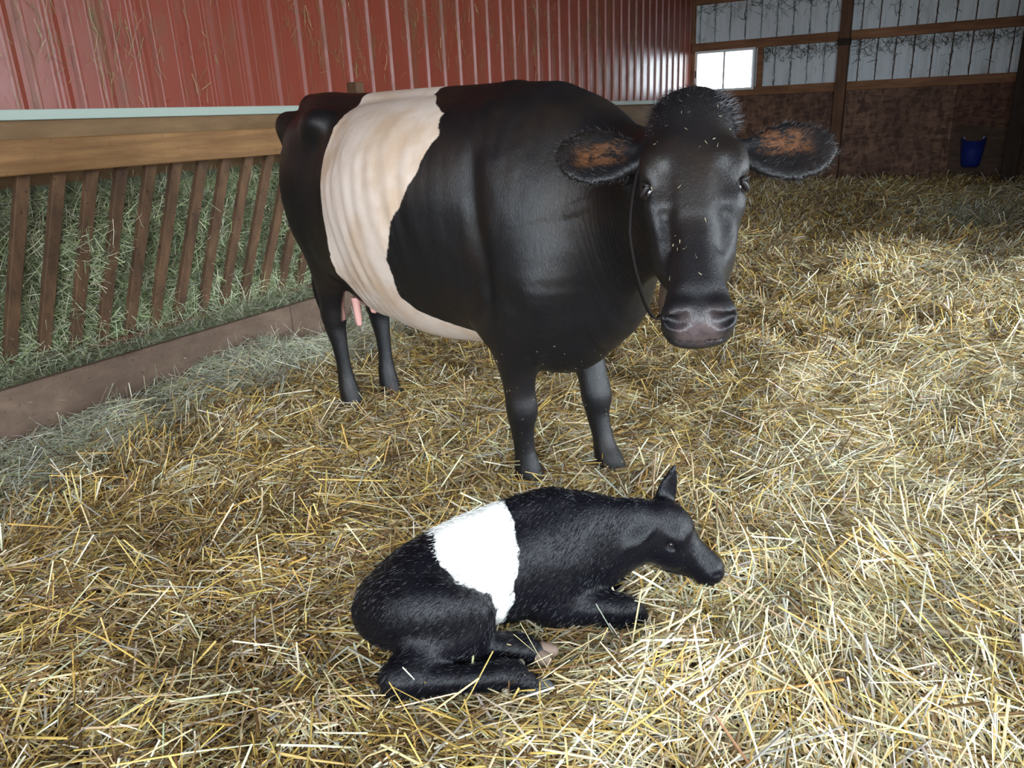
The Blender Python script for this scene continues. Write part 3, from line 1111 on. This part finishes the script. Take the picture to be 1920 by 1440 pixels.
# fringes along the rims of the ears
_m = np.nonzero((np.abs(hv) > .13) & (np.abs(hs - .06) < .13) & (hw_ > -.25))[0]
_i = hr.choice(_m, 5200)
_d = CN[_i] * .55 + H_v * np.sign(hv[_i])[:, None] * .6 + hr.normal(0, .3, (len(_i), 3))
_d /= np.linalg.norm(_d, axis=1)[:, None]
_V, _Q = hairs(CV[_i], _d, hr.uniform(.006, .020, len(_i)), np.full(len(_i), .0010), hr)
_e = earm[_i][:, None]
_c = np.repeat((np.array([.014, .012, .013]) * (1 - _e) + np.array([.12, .05, .022]) * _e) * hr.uniform(.5, 1.7, (len(_i), 1)), 6, 0)
_o = np_mesh('ear_hair', cow_w(_V), _Q, M_HAIR, cow, False, {'col': _c})
_o['kind'] = 'stuff'

# pale tuft at the cow's left of the poll
_m = np.nonzero((hs < .055) & (hs > -.02) & (hv > .045) & (hv < .10) & (hw_ > -.10))[0]
_i = hr.choice(_m, 260)
_d = CN[_i] * .7 + H_v * .5 + hr.normal(0, .25, (len(_i), 3))
_d /= np.linalg.norm(_d, axis=1)[:, None]
_V, _Q = hairs(CV[_i], _d, hr.uniform(.012, .032, len(_i)), np.full(len(_i), .0011), hr)
_o = np_mesh('poll_tuft', cow_w(_V), _Q, M_HAIR, cow, False, {'col': np.repeat(np.tile([.10, .10, .11], (len(_i), 1)) * hr.uniform(.3, 1.7, (len(_i), 1)), 6, 0)})
_o['kind'] = 'stuff'
# specks of hay on face and legs
_m = np.nonzero(((hs > .02) & (hs < .5) & (np.abs(hv) < .09) & (hw_ > -.02)) | ((CV[:, 2] < .55) & (CV[:, 2] > .1) & (CV[:, 0] > -.25) & (belt < -.05)))[0]
_i = hr.choice(_m, 150)
_d = np.cross(CN[_i], hr.normal(0, 1, (len(_i), 3)))
_d /= np.linalg.norm(_d, axis=1)[:, None]
_V, _Q = hairs(CV[_i] + CN[_i] * .0015, _d, hr.uniform(.003, .012, len(_i)), hr.uniform(.0012, .0024, len(_i)), hr, .1)
_o = np_mesh('hay_specks', cow_w(_V), _Q, M_HAIR, cow, False, {'col': np.repeat(np.tile([.34, .30, .19], (len(_i), 1)) * hr.uniform(.4, 1.2, (len(_i), 1)), 6, 0)})
_o['kind'] = 'stuff'

# ------------------------------------------------------------------ calf (built directly in world space)
K_O = np.array([-.632, 1.722, .285])                     # poll
K_a = nrm(np.array([.180, .030, -.150]))                 # poll -> nose
_l = np.array([-.30, .95, .10])                          # calf's left (away from the camera)
K_l = nrm(_l - K_a * (_l @ K_a))
K_u = np.cross(K_a, K_l)                                 # out of the forehead
if K_u[2] < 0:
    K_u = -K_u


def kd(s, l, u):
    return K_O + K_a * s + K_l * l + K_u * u


def build_calf():
    f = Field((-1.32, .98, -.06), (-.36, 1.95, .50), .0052)
    sd = (-.70, .72, 0)
    trunk = [(-1.170, 1.225, .085, .06, .065), (-1.125, 1.255, .11, .10, .10), (-1.065, 1.31, .138, .128, .122), (-1.0, 1.39, .158, .138, .138), (-.925, 1.47, .168, .138, .152), (-.85, 1.55, .172, .122, .158),
             (-.79, 1.605, .172, .098, .148), (-.745, 1.64, .18, .07, .115)]
    f.tube(trunk, sd, .04, 5)
    f.tube([(-1.13, 1.25, .19, .03, .02), (-1.04, 1.35, .262, .03, .02), (-.92, 1.47, .318, .03, .02), (-.84, 1.56, .325, .03, .025)], sd, .04, 3)
    # near thigh and stifle
    f.tube([(-1.12, 1.225, .11, .08, .085), (-1.05, 1.215, .135, .09, .105), (-.965, 1.235, .14, .075, .105), (-.905, 1.265, .125, .05, .075)], (-.3, .9, .2), .035, 4)
    f.ball((-1.06, 1.26, .235), (.045, .045, .03), .06)
    # near gaskin back to the hock, cannon forward
    f.tube([(-.93, 1.25, .10, .05, .07), (-.97, 1.19, .085, .05, .06), (-.99, 1.125, .065, .044, .05), (-1.0, 1.092, .05, .034, .042)], (0, 0, 1), .03, 4)
    f.tube([(-1.005, 1.085, .05, .040, .036), (-.965, 1.105, .048, .040, .036), (-.90, 1.145, .047, .031, .030), (-.83, 1.185, .05, .031, .031), (-.785, 1.212, .055, .036, .036), (-.752, 1.222, .045, .03, .030), (-.735, 1.226, .035, .026, .026)], (0, 0, 1), .022, 4)
    # far hind foot coming out from under the belly
    f.tube([(-1.0, 1.18, .06, .036, .036), (-.92, 1.235, .062, .032, .030), (-.85, 1.28, .062, .033, .032), (-.80, 1.30, .06, .036, .036), (-.772, 1.311, .052, .028, .028)], (0, 0, 1), .022, 4)
    # near foreleg folded
    f.tube([(-.80, 1.52, .17, .07, .09), (-.80, 1.49, .11, .06, .075), (-.79, 1.48, .075, .048, .055)], (-.6, .7, 0), .04, 3)
    f.tube([(-.815, 1.475, .065, .045, .048), (-.74, 1.505, .068, .045, .045), (-.685, 1.535, .064, .042, .040), (-.64, 1.558, .054, .040, .038), (-.62, 1.575, .038, .03, .03)], (0, 0, 1), .03, 4)
    f.tube([(-.63, 1.57, .03, .03, .028), (-.70, 1.57, .0, .025, .025)], (0, 0, 1), .02, 1)
    # far foreleg
    f.tube([(-.76, 1.67, .10, .045, .06), (-.75, 1.70, .04, .04, .045), (-.72, 1.72, -.01, .034, .034)], (0, 0, 1), .03, 3)
    # throat
    f.tube([(-.77, 1.585, .14, .055, .07), (-.71, 1.62, .16, .045, .06), (-.655, 1.66, .175, .035, .05)], (-.6, .8, 0), .045, 4)
    # neck
    f.tube([(-.85, 1.545, .20, .10, .12), (-.775, 1.60, .218, .075, .108), (-.71, 1.645, .222, .058, .09), (-.655, 1.685, .228, .05, .078), (-.615, 1.705, .235, .045, .06)], (-.6, .8, 0), .04, 5)
    # head: s, half width, upper u, lower u
    head = [(-.012, .020, -.005, -.055, 2), (.012, .046, .020, -.095, 2.2), (.055, .060, .040, -.125, 2.3), (.095, .060, .029, -.137, 2.3), (.135, .048, .016, -.124, 2.2), (.175, .038, .007, -.098, 2.2),
            (.205, .038, .004, -.086, 2.3), (.232, .040, .001, -.080, 2.4), (.250, .032, -.012, -.068, 2.2)]
    f.tube([(*kd(s, 0, (a + b) / 2), hw, (a - b) / 2, n, 0) for s, hw, a, b, n in head], K_l, .02, 5, cap=.5)
    for s in (-1, 1):
        ax = (K_a, K_l, K_u)
        f.ball(kd(.088, s * .047, -.008), (.028, .014, .016), .016, axes=ax)
        f.ball(kd(.105, s * .040, -.06), (.045, .016, .035), .03, axes=ax)
        f.ball(kd(.098, s * .060, -.030), (.011, .008, .0085), .007, 'sub', axes=ax)
        f.tube([(*kd(.243, s * .030, -.014), .004, .006), (*kd(.236, s * .040, -.022), .004, .006)], K_u, .005, 2, 'sub')
    f.tube([(*kd(.175, -.045, -.068), .002, .003), (*kd(.24, -.040, -.050), .002, .003), (*kd(.262, 0, -.044), .002, .003)], K_u, .006, 3, 'sub')
    # far ear upright
    b0 = kd(.030, .040, -.010)
    dirr = nrm(np.array([.055, .03, .25]))
    ac = nrm(np.array([.85, .45, 0]))
    f.tube([(*(b0 - dirr * .01), .020, .018), (*(b0 + dirr * .03), .026, .014), (*(b0 + dirr * .065), .023, .010), (*(b0 + dirr * .095), .013, .008), (*(b0 + dirr * .118), .005, .005)], ac, .018, 4)
    # near ear folded back along the neck
    b1 = kd(.028, -.048, -.022)
    d1_ = nrm(np.array([-.075, -.05, -.085]))
    ac1 = nrm(np.array([.75, .1, -.55]))
    f.tube([(*b1, .018, .014), (*(b1 + d1_ * .035 + np.array([-.0, -.030, .010])), .027, .009), (*(b1 + d1_ * .07 + np.array([0, -.042, .014])), .024, .008), (*(b1 + d1_ * .108 + np.array([0, -.040, .008])), .008, .006)], ac1, .006, 4)
    # tail lying by the rump
    f.tube([(-1.165, 1.24, .15, .022, .02), (-1.19, 1.25, .10, .018, .018), (-1.20, 1.28, .05, .016, .016), (-1.18, 1.33, .02, .018, .018)], (0, 0, 1), .02, 4)
    return f.polygonise(2)


KV, KQ = build_calf()
# along-body coordinate for the belt
_ax = nrm([.70, .72, 0])
ks = (KV - np.array([-1.0, 1.39, 0])) @ _ax
kz = KV[:, 2]
KF = np.interp(kz, [0, .10, .20, .28, .34], [.055, .07, .085, .11, .105])
KF = KF + .018 * vnoise(kz * 28, kz * 3, 95)
KR = .022 * vnoise(kz * 30, kz * 3, 96) + np.interp(kz, [0, .05, .12, .18, .195, .215, .24, .28, .34], [.0, .01, .03, .03, .0, -.04, -.06, -.085, -.1])
kbelt = np.minimum(KF - ks, ks - KR)
# only the trunk is belted: stay near its axis
_lat = (KV - np.array([-1.0, 1.39, 0])) @ nrm([-.72, .70, 0])
kbelt = np.minimum(kbelt, (_lat + .15) * 1.0)
M_CALF = hide_mat('calf_coat', (.0035, .0035, .006), (.006, .0055, .008), (.86, .86, .84), (.8, .78, .74), .28, 300, .0, .24)
M_KLID = mat('calf_eyelid_skin', (.014, .011, .012), .6, spec=.2)
calf = empty('calf', (-.95, 1.4, 0))
tag(calf, 'black newborn calf with a white belt lying in the straw', 'calf')
zz = np.zeros(len(KV))
np_mesh('body', KV, KQ, M_CALF, calf, True, {'belt': kbelt, 'pink': zz, 'muzzle': zz, 'ear': zz, 'fold': zz, 'foldm': zz})
for s in (-1, 1):
    v, fc = sphere_data(kd(.098, s * .0475, -.030), .0105)
    mesh_obj('eye', v, fc, M_EYE, calf, True)
    for q in (-1, 1):
        rows = [(*kd(.098 + t * .0125, s * (.0565 - .004 * t * t), -.030 + q * .0072 * (1 - t * t)), .0026, .0030) for t in np.linspace(-1, 1, 7)]
        v, fc = tube_mesh(rows, K_u, 8, 2)
        mesh_obj('eyelid', v, fc, M_KLID, calf, True)
M_CHOOF = mat('calf_hoof_horn', (.06, .062, .066), .45)
M_SOLE = mat('calf_hoof_sole', (.17, .115, .085), .6)
M_DEW = mat('calf_dewclaw_horn', (.30, .27, .20), .5)


def toe(P, d, up, r, L):
    d = nrm(d)
    return tube_mesh([(*np.array(P), r, r), (*(P + d * L * .5), r * .95, r * .9), (*(P + d * L * .85), r * .7, r * .6), (*(P + d * L), r * .25, r * .2)], up, 12, 3)


for P, d, mt in (((-.737, 1.218, .036), (.07, .0, -.035), M_CHOOF), ((-.728, 1.243, .036), (.07, .02, -.03), M_CHOOF),
                 ((-.768, 1.305, .052), (.055, .005, -.01), M_SOLE), ((-.764, 1.327, .054), (.055, .02, -.006), M_SOLE)):
    v, fc = toe(np.array(P), np.array(d, float), (0, 0, 1), .019, .046)
    mesh_obj('hoof', v, fc, mt, calf, True)
for P in ((-.775, 1.186, .042), (-.786, 1.275, .055)):
    v, fc = toe(np.array(P), np.array([.02, -.02, -.02]), (0, 0, 1), .009, .024)
    mesh_obj('dewclaw', v, fc, M_DEW, calf, True)


# short coat hair of the calf
_KN = vert_normals(KV, KQ)
_w = np.linalg.norm(np.cross(KV[KQ[:, 2]] - KV[KQ[:, 0]], KV[KQ[:, 3]] - KV[KQ[:, 1]]), axis=1)
_fi = hr.choice(len(KQ), 46000, p=_w / _w.sum())
_uv = hr.random((len(_fi), 2, 1))
_q = KV[KQ[_fi]]
_P = (_q[:, 0] * (1 - _uv[:, 0]) + _q[:, 1] * _uv[:, 0]) * (1 - _uv[:, 1]) + (_q[:, 3] * (1 - _uv[:, 0]) + _q[:, 2] * _uv[:, 0]) * _uv[:, 1]
_i = KQ[_fi, 0]
_N = _KN[_i]
_rs = (_P - K_O) @ K_a
_keep = (_P[:, 2] > .0) & ~((np.linalg.norm(_P - kd(.098, -.05, -.03), axis=1) < .022) | (np.linalg.norm(_P - kd(.24, 0, -.03), axis=1) < .05))
_P, _N, _i, _rs = _P[_keep], _N[_keep], _i[_keep], _rs[_keep]
_g = np.tile(np.array([-.55, -.50, -.55]), (len(_P), 1))
_g[:, 0] += .5 * vnoise(_P[:, 0] * 22, _P[:, 2] * 22, 91)
_g[:, 2] += .5 * vnoise(_P[:, 1] * 22, _P[:, 2] * 22, 92)
_g += hr.normal(0, .12, _g.shape)
_g -= _N * np.sum(_g * _N, 1)[:, None]
_g /= np.linalg.norm(_g, axis=1)[:, None] + 1e-6
_t = hr.uniform(.12, .36, len(_P))[:, None]
_d = _g * np.cos(_t) + _N * np.sin(_t)
_head = (_rs > -.02) & (np.linalg.norm(_P - kd(.12, 0, -.05), axis=1) < .19) & (_P[:, 2] > .11)
_L = np.where(_head, hr.uniform(.004, .009, len(_P)), hr.uniform(.009, .020, len(_P)))
_V, _Q = hairs(_P - _N * .001, _d, _L, np.where(_head, .0008, .0012), hr, .07)
_bl = (kbelt[_i] + hr.normal(0, .003, len(_i)) > 0)[:, None]
_c = np.where(_bl, np.array([.86, .86, .83]), np.array([.0035, .0035, .006])) * hr.uniform(.7, 1.15, (len(_i), 1))
M_FUR = mat('calf_fur', (.01, .01, .01), .38, spec=.28)
_n = NT(M_FUR)
_n.l(_n.attr('col').outputs['Color'], _n.b.inputs['Base Color'])
_o = np_mesh('coat_hair', _V, _Q, M_FUR, calf, False, {'col': np.repeat(_c, 6, 0)})
_o['kind'] = 'stuff'

# ------------------------------------------------------------------ straw bedding
RNG = np.random.default_rng(11)


def bed(x, y):
    """height of the straw bed"""
    x = np.asarray(x, float)
    y = np.asarray(y, float)
    h = .10 * vnoise(x * 1.1 + 3, y * 1.1, 1) + .11 * vnoise(x * 2.6, y * 2.6, 2) + .085 * vnoise(x * 6, y * 6, 3) + .03 * vnoise(x * 13, y * 13, 4)
    h = h - .035
    h = h + .19 * sstep(8.5, 12.4, y) + .10 * sstep(6.0, 9.0, y) * vnoise(x * .8, y * .8, 7)
    # pressed flat under the animals
    def flat(px, py, r, d):
        return -d * np.exp(-(((x - px) ** 2 + (y - py) ** 2) / r ** 2))
    for px, py, r, d in ((-1.0, 1.38, .20, .03), (-.72, 1.55, .14, .03), (-.93, 1.17, .14, .03)):
        h = h * (1 - .8 * np.exp(-(((x - px) ** 2 + (y - py) ** 2) / (r * 1.3) ** 2))) + flat(px, py, r, d)
    h = h + .035 * np.exp(-((x + .58) ** 2 + (y - 1.34) ** 2) / .12 ** 2)
    for px, py in ((-1.24, 2.20), (-1.03, 2.38), (-2.40, 2.5), (-2.33, 2.71)):
        h = h * (1 - .9 * np.exp(-(((x - px) ** 2 + (y - py) ** 2) / .16 ** 2)))
    return h


def strands(C, D, L, W, bend, up, col, name, material, fold=True, roll=None, parent=None):
    """C centres, D unit directions, L lengths, W widths, bend = sag per strand, up = rough surface normal"""
    n = len(C)
    S = np.cross(D, up)
    S /= np.linalg.norm(S, axis=1)[:, None] + 1e-9
    U = np.cross(S, D)
    if roll is not None:
        c, s_ = np.cos(roll)[:, None], np.sin(roll)[:, None]
        S, U = S * c + U * s_, U * c - S * s_
    st = []
    ts = (-.5, 0.0, .5)
    for t in ts:
        p = C + D * (L * t)[:, None] + U * (bend * (1 - 4 * t * t))[:, None]
        if fold:
            st += [p - S * (W / 2)[:, None], p + U * (W * .42)[:, None], p + S * (W / 2)[:, None]]
        else:
            st += [p - S * (W / 2)[:, None], p + S * (W / 2)[:, None]]
    k = len(st)
    V = np.stack(st, 1).reshape(-1, 3)
    V[:, 0] = np.clip(V[:, 0], XW + .012, np.where(V[:, 1] > 6.9, .50, XR))
    V[:, 1] = np.minimum(V[:, 1], YF - .002)
    m = 3 if fold else 2
    q = []
    for a in range(len(ts) - 1):
        for b in range(m - 1):
            q.append([a * m + b, a * m + b + 1, (a + 1) * m + b + 1, (a + 1) * m + b])
    Q = (np.arange(n)[:, None, None] * k + np.array(q)[None]).reshape(-1, 4)
    return V, Q, np.repeat(col, k, axis=0)


def in_view(x, y, z, pad=90):
    pad = min(pad, 420)
    P = np.stack([x, y, z - CAM_H], 1) @ RW          # world -> camera (RW rows are world axes)
    d = P[:, 2]
    px = 960 + FPX * P[:, 0] / np.maximum(d, .05)
    py = 720 + FPX * P[:, 1] / np.maximum(d, .05)
    return (d > .25) & (px > -pad) & (px < 1920 + pad) & (py > -pad) & (py < 1440 + pad)


def palette(n, kinds, probs, var=.18):
    i = RNG.choice(len(kinds), n, p=np.array(probs) / sum(probs))
    c = np.array(kinds)[i]
    return np.clip(c * (1 + RNG.normal(0, var, (n, 1))) * (1 + RNG.normal(0, .05, (n, 3))), .004, .95)


PALE, GOLD, TAN, BROWN, GREY, GREEN = (.80, .73, .50), (.52, .35, .10), (.56, .45, .25), (.16, .09, .036), (.40, .37, .31), (.27, .30, .17)

M_STRAW = mat('straw', (.6, .45, .2), .42, spec=.5)
_n = NT(M_STRAW)
_n.l(_n.attr('col').outputs['Color'], _n.b.inputs['Base Color'])


def bed_surface():
    xs = np.concatenate([np.linspace(-3.57, 1.6, 225), np.linspace(1.65, XR - .02, 40)])
    ys = np.concatenate([np.linspace(YB + .02, .3, 30), np.linspace(.33, 5, 210), np.linspace(5.05, YF - .06, 120)])
    X, Y = np.meshgrid(xs, ys, indexing='ij')
    Z = bed(X, Y) - .012
    V = np.stack([X, Y, Z], -1).reshape(-1, 3)
    n1, n2 = X.shape
    i = np.arange(n1 - 1)[:, None] * n2 + np.arange(n2 - 1)[None]
    Q = np.stack([i, i + n2, i + n2 + 1, i + 1], -1).reshape(-1, 4)
    keepq = ~((V[Q[:, 1], 0] > .50) & (V[Q[:, 2], 1] > 6.95))
    Q = Q[keepq]
    c = np.array([.10, .06, .028]) * (1 + .5 * vnoise(V[:, 0] * 20, V[:, 1] * 20, 5)[:, None])
    return V, Q, c


def scatter(n, x0, x1, y0, y1):
    x = RNG.uniform(x0, x1, n)
    y = RNG.uniform(y0, y1, n)
    return x, y


def straw_layer(n, x0, x1, y0, y1, lmin, lmax, wmin, wmax, fold, layer, stick):
    x, y = scatter(n, x0, x1, y0, y1)
    z = bed(x, y)
    keep = in_view(x, y, z, 420)
    x, y, z = x[keep], y[keep], z[keep]
    n = len(x)
    e = .03
    gx = (bed(x + e, y) - bed(x - e, y)) / (2 * e)
    gy = (bed(x, y + e) - bed(x, y - e)) / (2 * e)
    nr = np.stack([-gx, -gy, np.ones(n)], 1)
    nr /= np.linalg.norm(nr, axis=1)[:, None]
    flow = 5.5 * vnoise(x * 1.4, y * 1.4, 21) + .6
    az = np.where(RNG.random(n) < .45, flow + RNG.normal(0, .5, n), RNG.uniform(0, 2 * np.pi, n))
    tilt = np.abs(RNG.normal(0, .10, n))
    sk = RNG.random(n) < stick
    tilt = np.where(sk, RNG.uniform(.25, 1.0, n), tilt)
    D = np.stack([np.cos(az), np.sin(az), np.zeros(n)], 1)
    D -= nr * np.sum(D * nr, 1)[:, None]
    D /= np.linalg.norm(D, axis=1)[:, None]
    D = D * np.cos(tilt)[:, None] + nr * np.sin(tilt)[:, None]
    L = lmin + (lmax - lmin) * RNG.random(n) ** 1.6
    L = np.where(sk, L * .75, L)
    W = RNG.uniform(wmin, wmax, n)
    lay = RNG.random(n)
    C = np.stack([x, y, z + lay * layer], 1) + nr * (np.sin(tilt) * L * .32)[:, None]
    # colours: fresh pale straw towards the right and back, old golden brown to the left, hay near the feeder
    fresh = np.clip(sstep(-1.9, .0, x - .12 * (y - 2)) * .8 + .9 * vnoise(x * 1.2, y * 1.2, 31) + .15, 0, 1)
    g = RNG.random(n)
    a = palette(n, [PALE, GOLD, TAN, BROWN, GREY], [.34, .20, .28, .08, .10])
    b = palette(n, [PALE, GOLD, TAN, BROWN, GREY], [.10, .36, .21, .27, .06])
    col = np.where((g < fresh)[:, None], a, b)
    hay = sstep(-2.65, -3.40, x + .35 * vnoise(x * 3, y * 3, 41)) * (y < 6.5)
    hay = np.maximum(hay, .8 * np.exp(-((x + .05) ** 2 + (y - 9.7) ** 2) / .5))
    gc = palette(n, [GREEN, (.42, .43, .31), (.54, .54, .45), PALE, BROWN], [.20, .32, .30, .13, .05])
    col = np.where((RNG.random(n) < hay)[:, None], gc, col)
    deep = (.62 + .38 * lay)[:, None]
    W = np.where(hay > .5, W * .6, W)
    bend = RNG.normal(0, np.where(RNG.random(n) < .2, .09, .02)) * L
    return strands(C, D, L, W, bend, nr, col, 's', None, fold, RNG.normal(0, .5, n))


parts = [bed_surface()]
parts.append(straw_layer(172000, -3.56, 1.6, .0, 4.2, .05, .26, .0022, .0046, True, .035, .10))
parts.append(straw_layer(19000, -3.2, 1.6, .0, 4.2, .09, .30, .0036, .0060, True, .055, .16))
parts.append(straw_layer(66000, -3.56, 1.2, 4.2, 7.5, .08, .30, .004, .0065, False, .04, .14))
parts.append(straw_layer(62000, -3.56, .5, 7.5, 12.5, .10, .32, .005, .009, False, .05, .16))
off = 0
VV, QQ, CC = [], [], []
for v, q, c in parts:
    VV.append(v)
    QQ.append(q + off)
    CC.append(c)
    off += len(v)
straw = np_mesh('straw_bedding', np.vstack(VV), np.vstack(QQ), M_STRAW, None, False, {'col': np.vstack(CC)})
tag(straw, 'loose golden straw bedding covering the whole barn floor', 'straw', kind='stuff')

# ------------------------------------------------------------------ hay in the feeder
M_HAY = mat('hay', (.3, .32, .2), .55, spec=.35)
_n = NT(M_HAY)
_n.l(_n.attr('col').outputs['Color'], _n.b.inputs['Base Color'])


def hay_front(y, z):
    """x of the hay surface behind the slats (slats run from x=-3.757,z=1.235 to x=-4.085,z=.235)"""
    sl = -3.757 - (1.235 - z) / 1.0 * .328
    d = .05 + .14 * (vnoise(y * 2.6, z * 3.4, 51) + .5) + .09 * vnoise(y * 8, z * 8, 52)
    top = .86 + .12 * vnoise(y * 1.4, 0 * y, 53) + .08 * vnoise(y * 5, 0 * y, 54)
    return sl - d - .35 * sstep(top - .06, top + .10, z)


def hay_rack():
    ys = np.linspace(FY0 + .02, FY1 - .02, 240)
    zs = np.linspace(.16, 1.02, 50)
    Y, Z = np.meshgrid(ys, zs, indexing='ij')
    X = np.maximum(hay_front(Y, Z), XW + .012)
    V = np.stack([X, Y, Z], -1).reshape(-1, 3)
    n1, n2 = X.shape
    i = np.arange(n1 - 1)[:, None] * n2 + np.arange(n2 - 1)[None]
    Q = np.stack([i, i + n2, i + n2 + 1, i + 1], -1).reshape(-1, 4)
    c = np.array([.10, .11, .06]) * np.ones((len(V), 1))
    out = [(V, Q, c)]
    n = 60000
    y = RNG.uniform(FY0, FY1, n)
    z = RNG.uniform(.14, .98, n)
    x = np.maximum(hay_front(y, z), XW + .015) + RNG.random(n) ** 2 * .09
    keep = in_view(x, y, z, 380)
    x, y, z = x[keep], y[keep], z[keep]
    n = len(x)
    nr = np.tile(nrm([1, 0, -.25]), (n, 1))
    D = RNG.normal(0, 1, (n, 3)) * np.array([.35, 1.0, .8])
    D /= np.linalg.norm(D, axis=1)[:, None]
    L = RNG.uniform(.04, .20, n)
    W = RNG.uniform(.0012, .0030, n)
    col = palette(n, [(.25, .30, .14), (.36, .40, .22), (.47, .49, .34), (.14, .17, .07), (.66, .62, .44)], [.28, .28, .20, .13, .11], .25)
    W = np.where(RNG.random(n) < .12, W * 1.5, W)
    out.append(strands(np.stack([x, y, z], 1), D, L, W, RNG.normal(0, .08, n) * L, nr, col, 'h', None, False, RNG.normal(0, .7, n)))
    return out


def hay_trough():
    def hz(x, y):
        return .10 + .05 * vnoise(y * 2.5, x * 2.5, 61) + .04 * vnoise(y * 8, x * 8, 62) + .03 * sstep(-3.75, -4.05, x)
    xs = np.linspace(-4.08, -3.625, 24)
    ys = np.linspace(FY0 + .05, FY1 - .05, 200)
    X, Y = np.meshgrid(xs, ys, indexing='ij')
    Z = hz(X, Y) - .015
    V = np.stack([X, Y, Z], -1).reshape(-1, 3)
    n1, n2 = X.shape
    i = np.arange(n1 - 1)[:, None] * n2 + np.arange(n2 - 1)[None]
    Q = np.stack([i, i + n2, i + n2 + 1, i + 1], -1).reshape(-1, 4)
    out = [(V, Q, np.array([.10, .11, .06]) * np.ones((len(V), 1)))]
    n = 27000
    x = RNG.uniform(-4.08, -3.63, n)
    y = RNG.uniform(FY0, FY1, n)
    z = hz(x, y) + RNG.random(n) ** 2 * .04
    keep = in_view(x, y, z, 380)
    x, y, z = x[keep], y[keep], z[keep]
    n = len(x)
    D = RNG.normal(0, 1, (n, 3)) * np.array([.8, 1.0, .35])
    D /= np.linalg.norm(D, axis=1)[:, None]
    L = RNG.uniform(.05, .20, n)
    W = RNG.uniform(.0014, .0032, n)
    col = palette(n, [GREEN, (.36, .38, .24), (.43, .44, .33), (.20, .23, .11), (.55, .52, .36)], [.30, .28, .22, .12, .08])
    out.append(strands(np.stack([x, y, z], 1), D, L, W, RNG.normal(0, .06, n) * L, np.tile([0, 0, 1.0], (n, 1)), col, 'h', None, False, RNG.normal(0, .6, n)))
    return out


def join(parts, name, material):
    off = 0
    VV, QQ, CC = [], [], []
    for v, q, c in parts:
        VV.append(v)
        QQ.append(q + off)
        CC.append(c)
        off += len(v)
    return np_mesh(name, np.vstack(VV), np.vstack(QQ), material, None, False, {'col': np.vstack(CC)})


tag(join(hay_rack(), 'rack_hay', M_HAY), 'grey green hay packed behind the slats of the feeder', 'hay', kind='stuff')
tag(join(hay_trough(), 'trough_hay', M_HAY), 'loose hay lying in the trough between slats and curb board', 'hay', kind='stuff')


# ------------------------------------------------------------------ hay stuck on the red wall, cobwebs on the far wall
def wall_hay():
    n = 7500
    cl = 330
    cy_ = RNG.uniform(1.2, 10.5, cl)
    cz_ = 1.42 + (ZC - 1.9) * RNG.random(cl) ** .7
    i = RNG.integers(0, cl, n)
    y = cy_[i] + RNG.normal(0, .07, n)
    z = cz_[i] + RNG.normal(0, .09, n)
    ok = (z > 1.42) & (z < ZC - .05)
    y, z = y[ok], z[ok]
    n = len(y)
    x = np.full(n, XW + .010) + RNG.uniform(0, .022, n)
    D = np.stack([RNG.normal(0, .10, n), RNG.normal(0, .45, n), RNG.normal(-1, .5, n)], 1)
    D /= np.linalg.norm(D, axis=1)[:, None]
    L = RNG.uniform(.02, .13, n)
    col = palette(n, [(.17, .16, .065), (.30, .25, .11), (.12, .11, .05), (.42, .36, .18)], [.4, .22, .3, .08])
    return [strands(np.stack([x, y, z], 1), D, L, RNG.uniform(.001, .0026, n), RNG.normal(0, .1, n) * L, np.tile([1.0, 0, 0], (n, 1)), col, 'h', None, False, RNG.normal(0, .5, n))]


tag(join(wall_hay(), 'wall_hay', M_HAY), 'wisps of dry hay stuck to the red steel wall', 'hay', kind='stuff')

M_WEB = mat('cobweb', (.06, .055, .05), .9, spec=.1)
_n = NT(M_WEB)
_n.l(_n.attr('col').outputs['Color'], _n.b.inputs['Base Color'])


def cobwebs():
    n = 1700
    edge = RNG.choice(3, n, p=[.5, .28, .22])
    x = RNG.uniform(-4.05, .3, n)
    x = x + .10 * np.round(RNG.normal(0, .6, n))
    z = np.where(edge == 0, 2.05 - np.abs(RNG.normal(0, .09, n)), np.where(edge == 1, RNG.uniform(1.54, 2.70, n), 2.70 - np.abs(RNG.normal(0, .11, n))))
    rib = np.round((x + 4.15) / WP - .5) * WP - 4.15 + WP / 2
    x = np.where(edge == 1, rib + RNG.normal(0, .008, n), x)
    ok = ~((x > WX0 - .03) & (x < WX1 + .1) & (z > WZ0 - .05) & (z < 2.2)) & (np.abs(z - 2.127) > .07)
    x, z, edge = x[ok], z[ok], edge[ok]
    n = len(x)
    y = YF - .0 - RNG.uniform(0, .045, n) * (edge != 1)
    D = np.stack([RNG.normal(0, np.where(edge == 1, .15, .9)), RNG.normal(0, .1, n), RNG.normal(-.6, .5, n)], 1)
    D /= np.linalg.norm(D, axis=1)[:, None]
    L = RNG.uniform(.03, .15, n)
    col = palette(n, [(.07, .065, .055), (.14, .13, .11)], [.6, .4])
    return [strands(np.stack([x, y, z], 1), D, L, RNG.uniform(.002, .006, n), RNG.normal(0, .25, n) * L, np.tile([0, -1.0, 0], (n, 1)), col, 'h', None, False, RNG.normal(0, .4, n))]


tag(join(cobwebs(), 'cobweb', M_WEB), 'dusty dark cobwebs hanging on the white steel of the far wall', 'cobweb', kind='stuff')
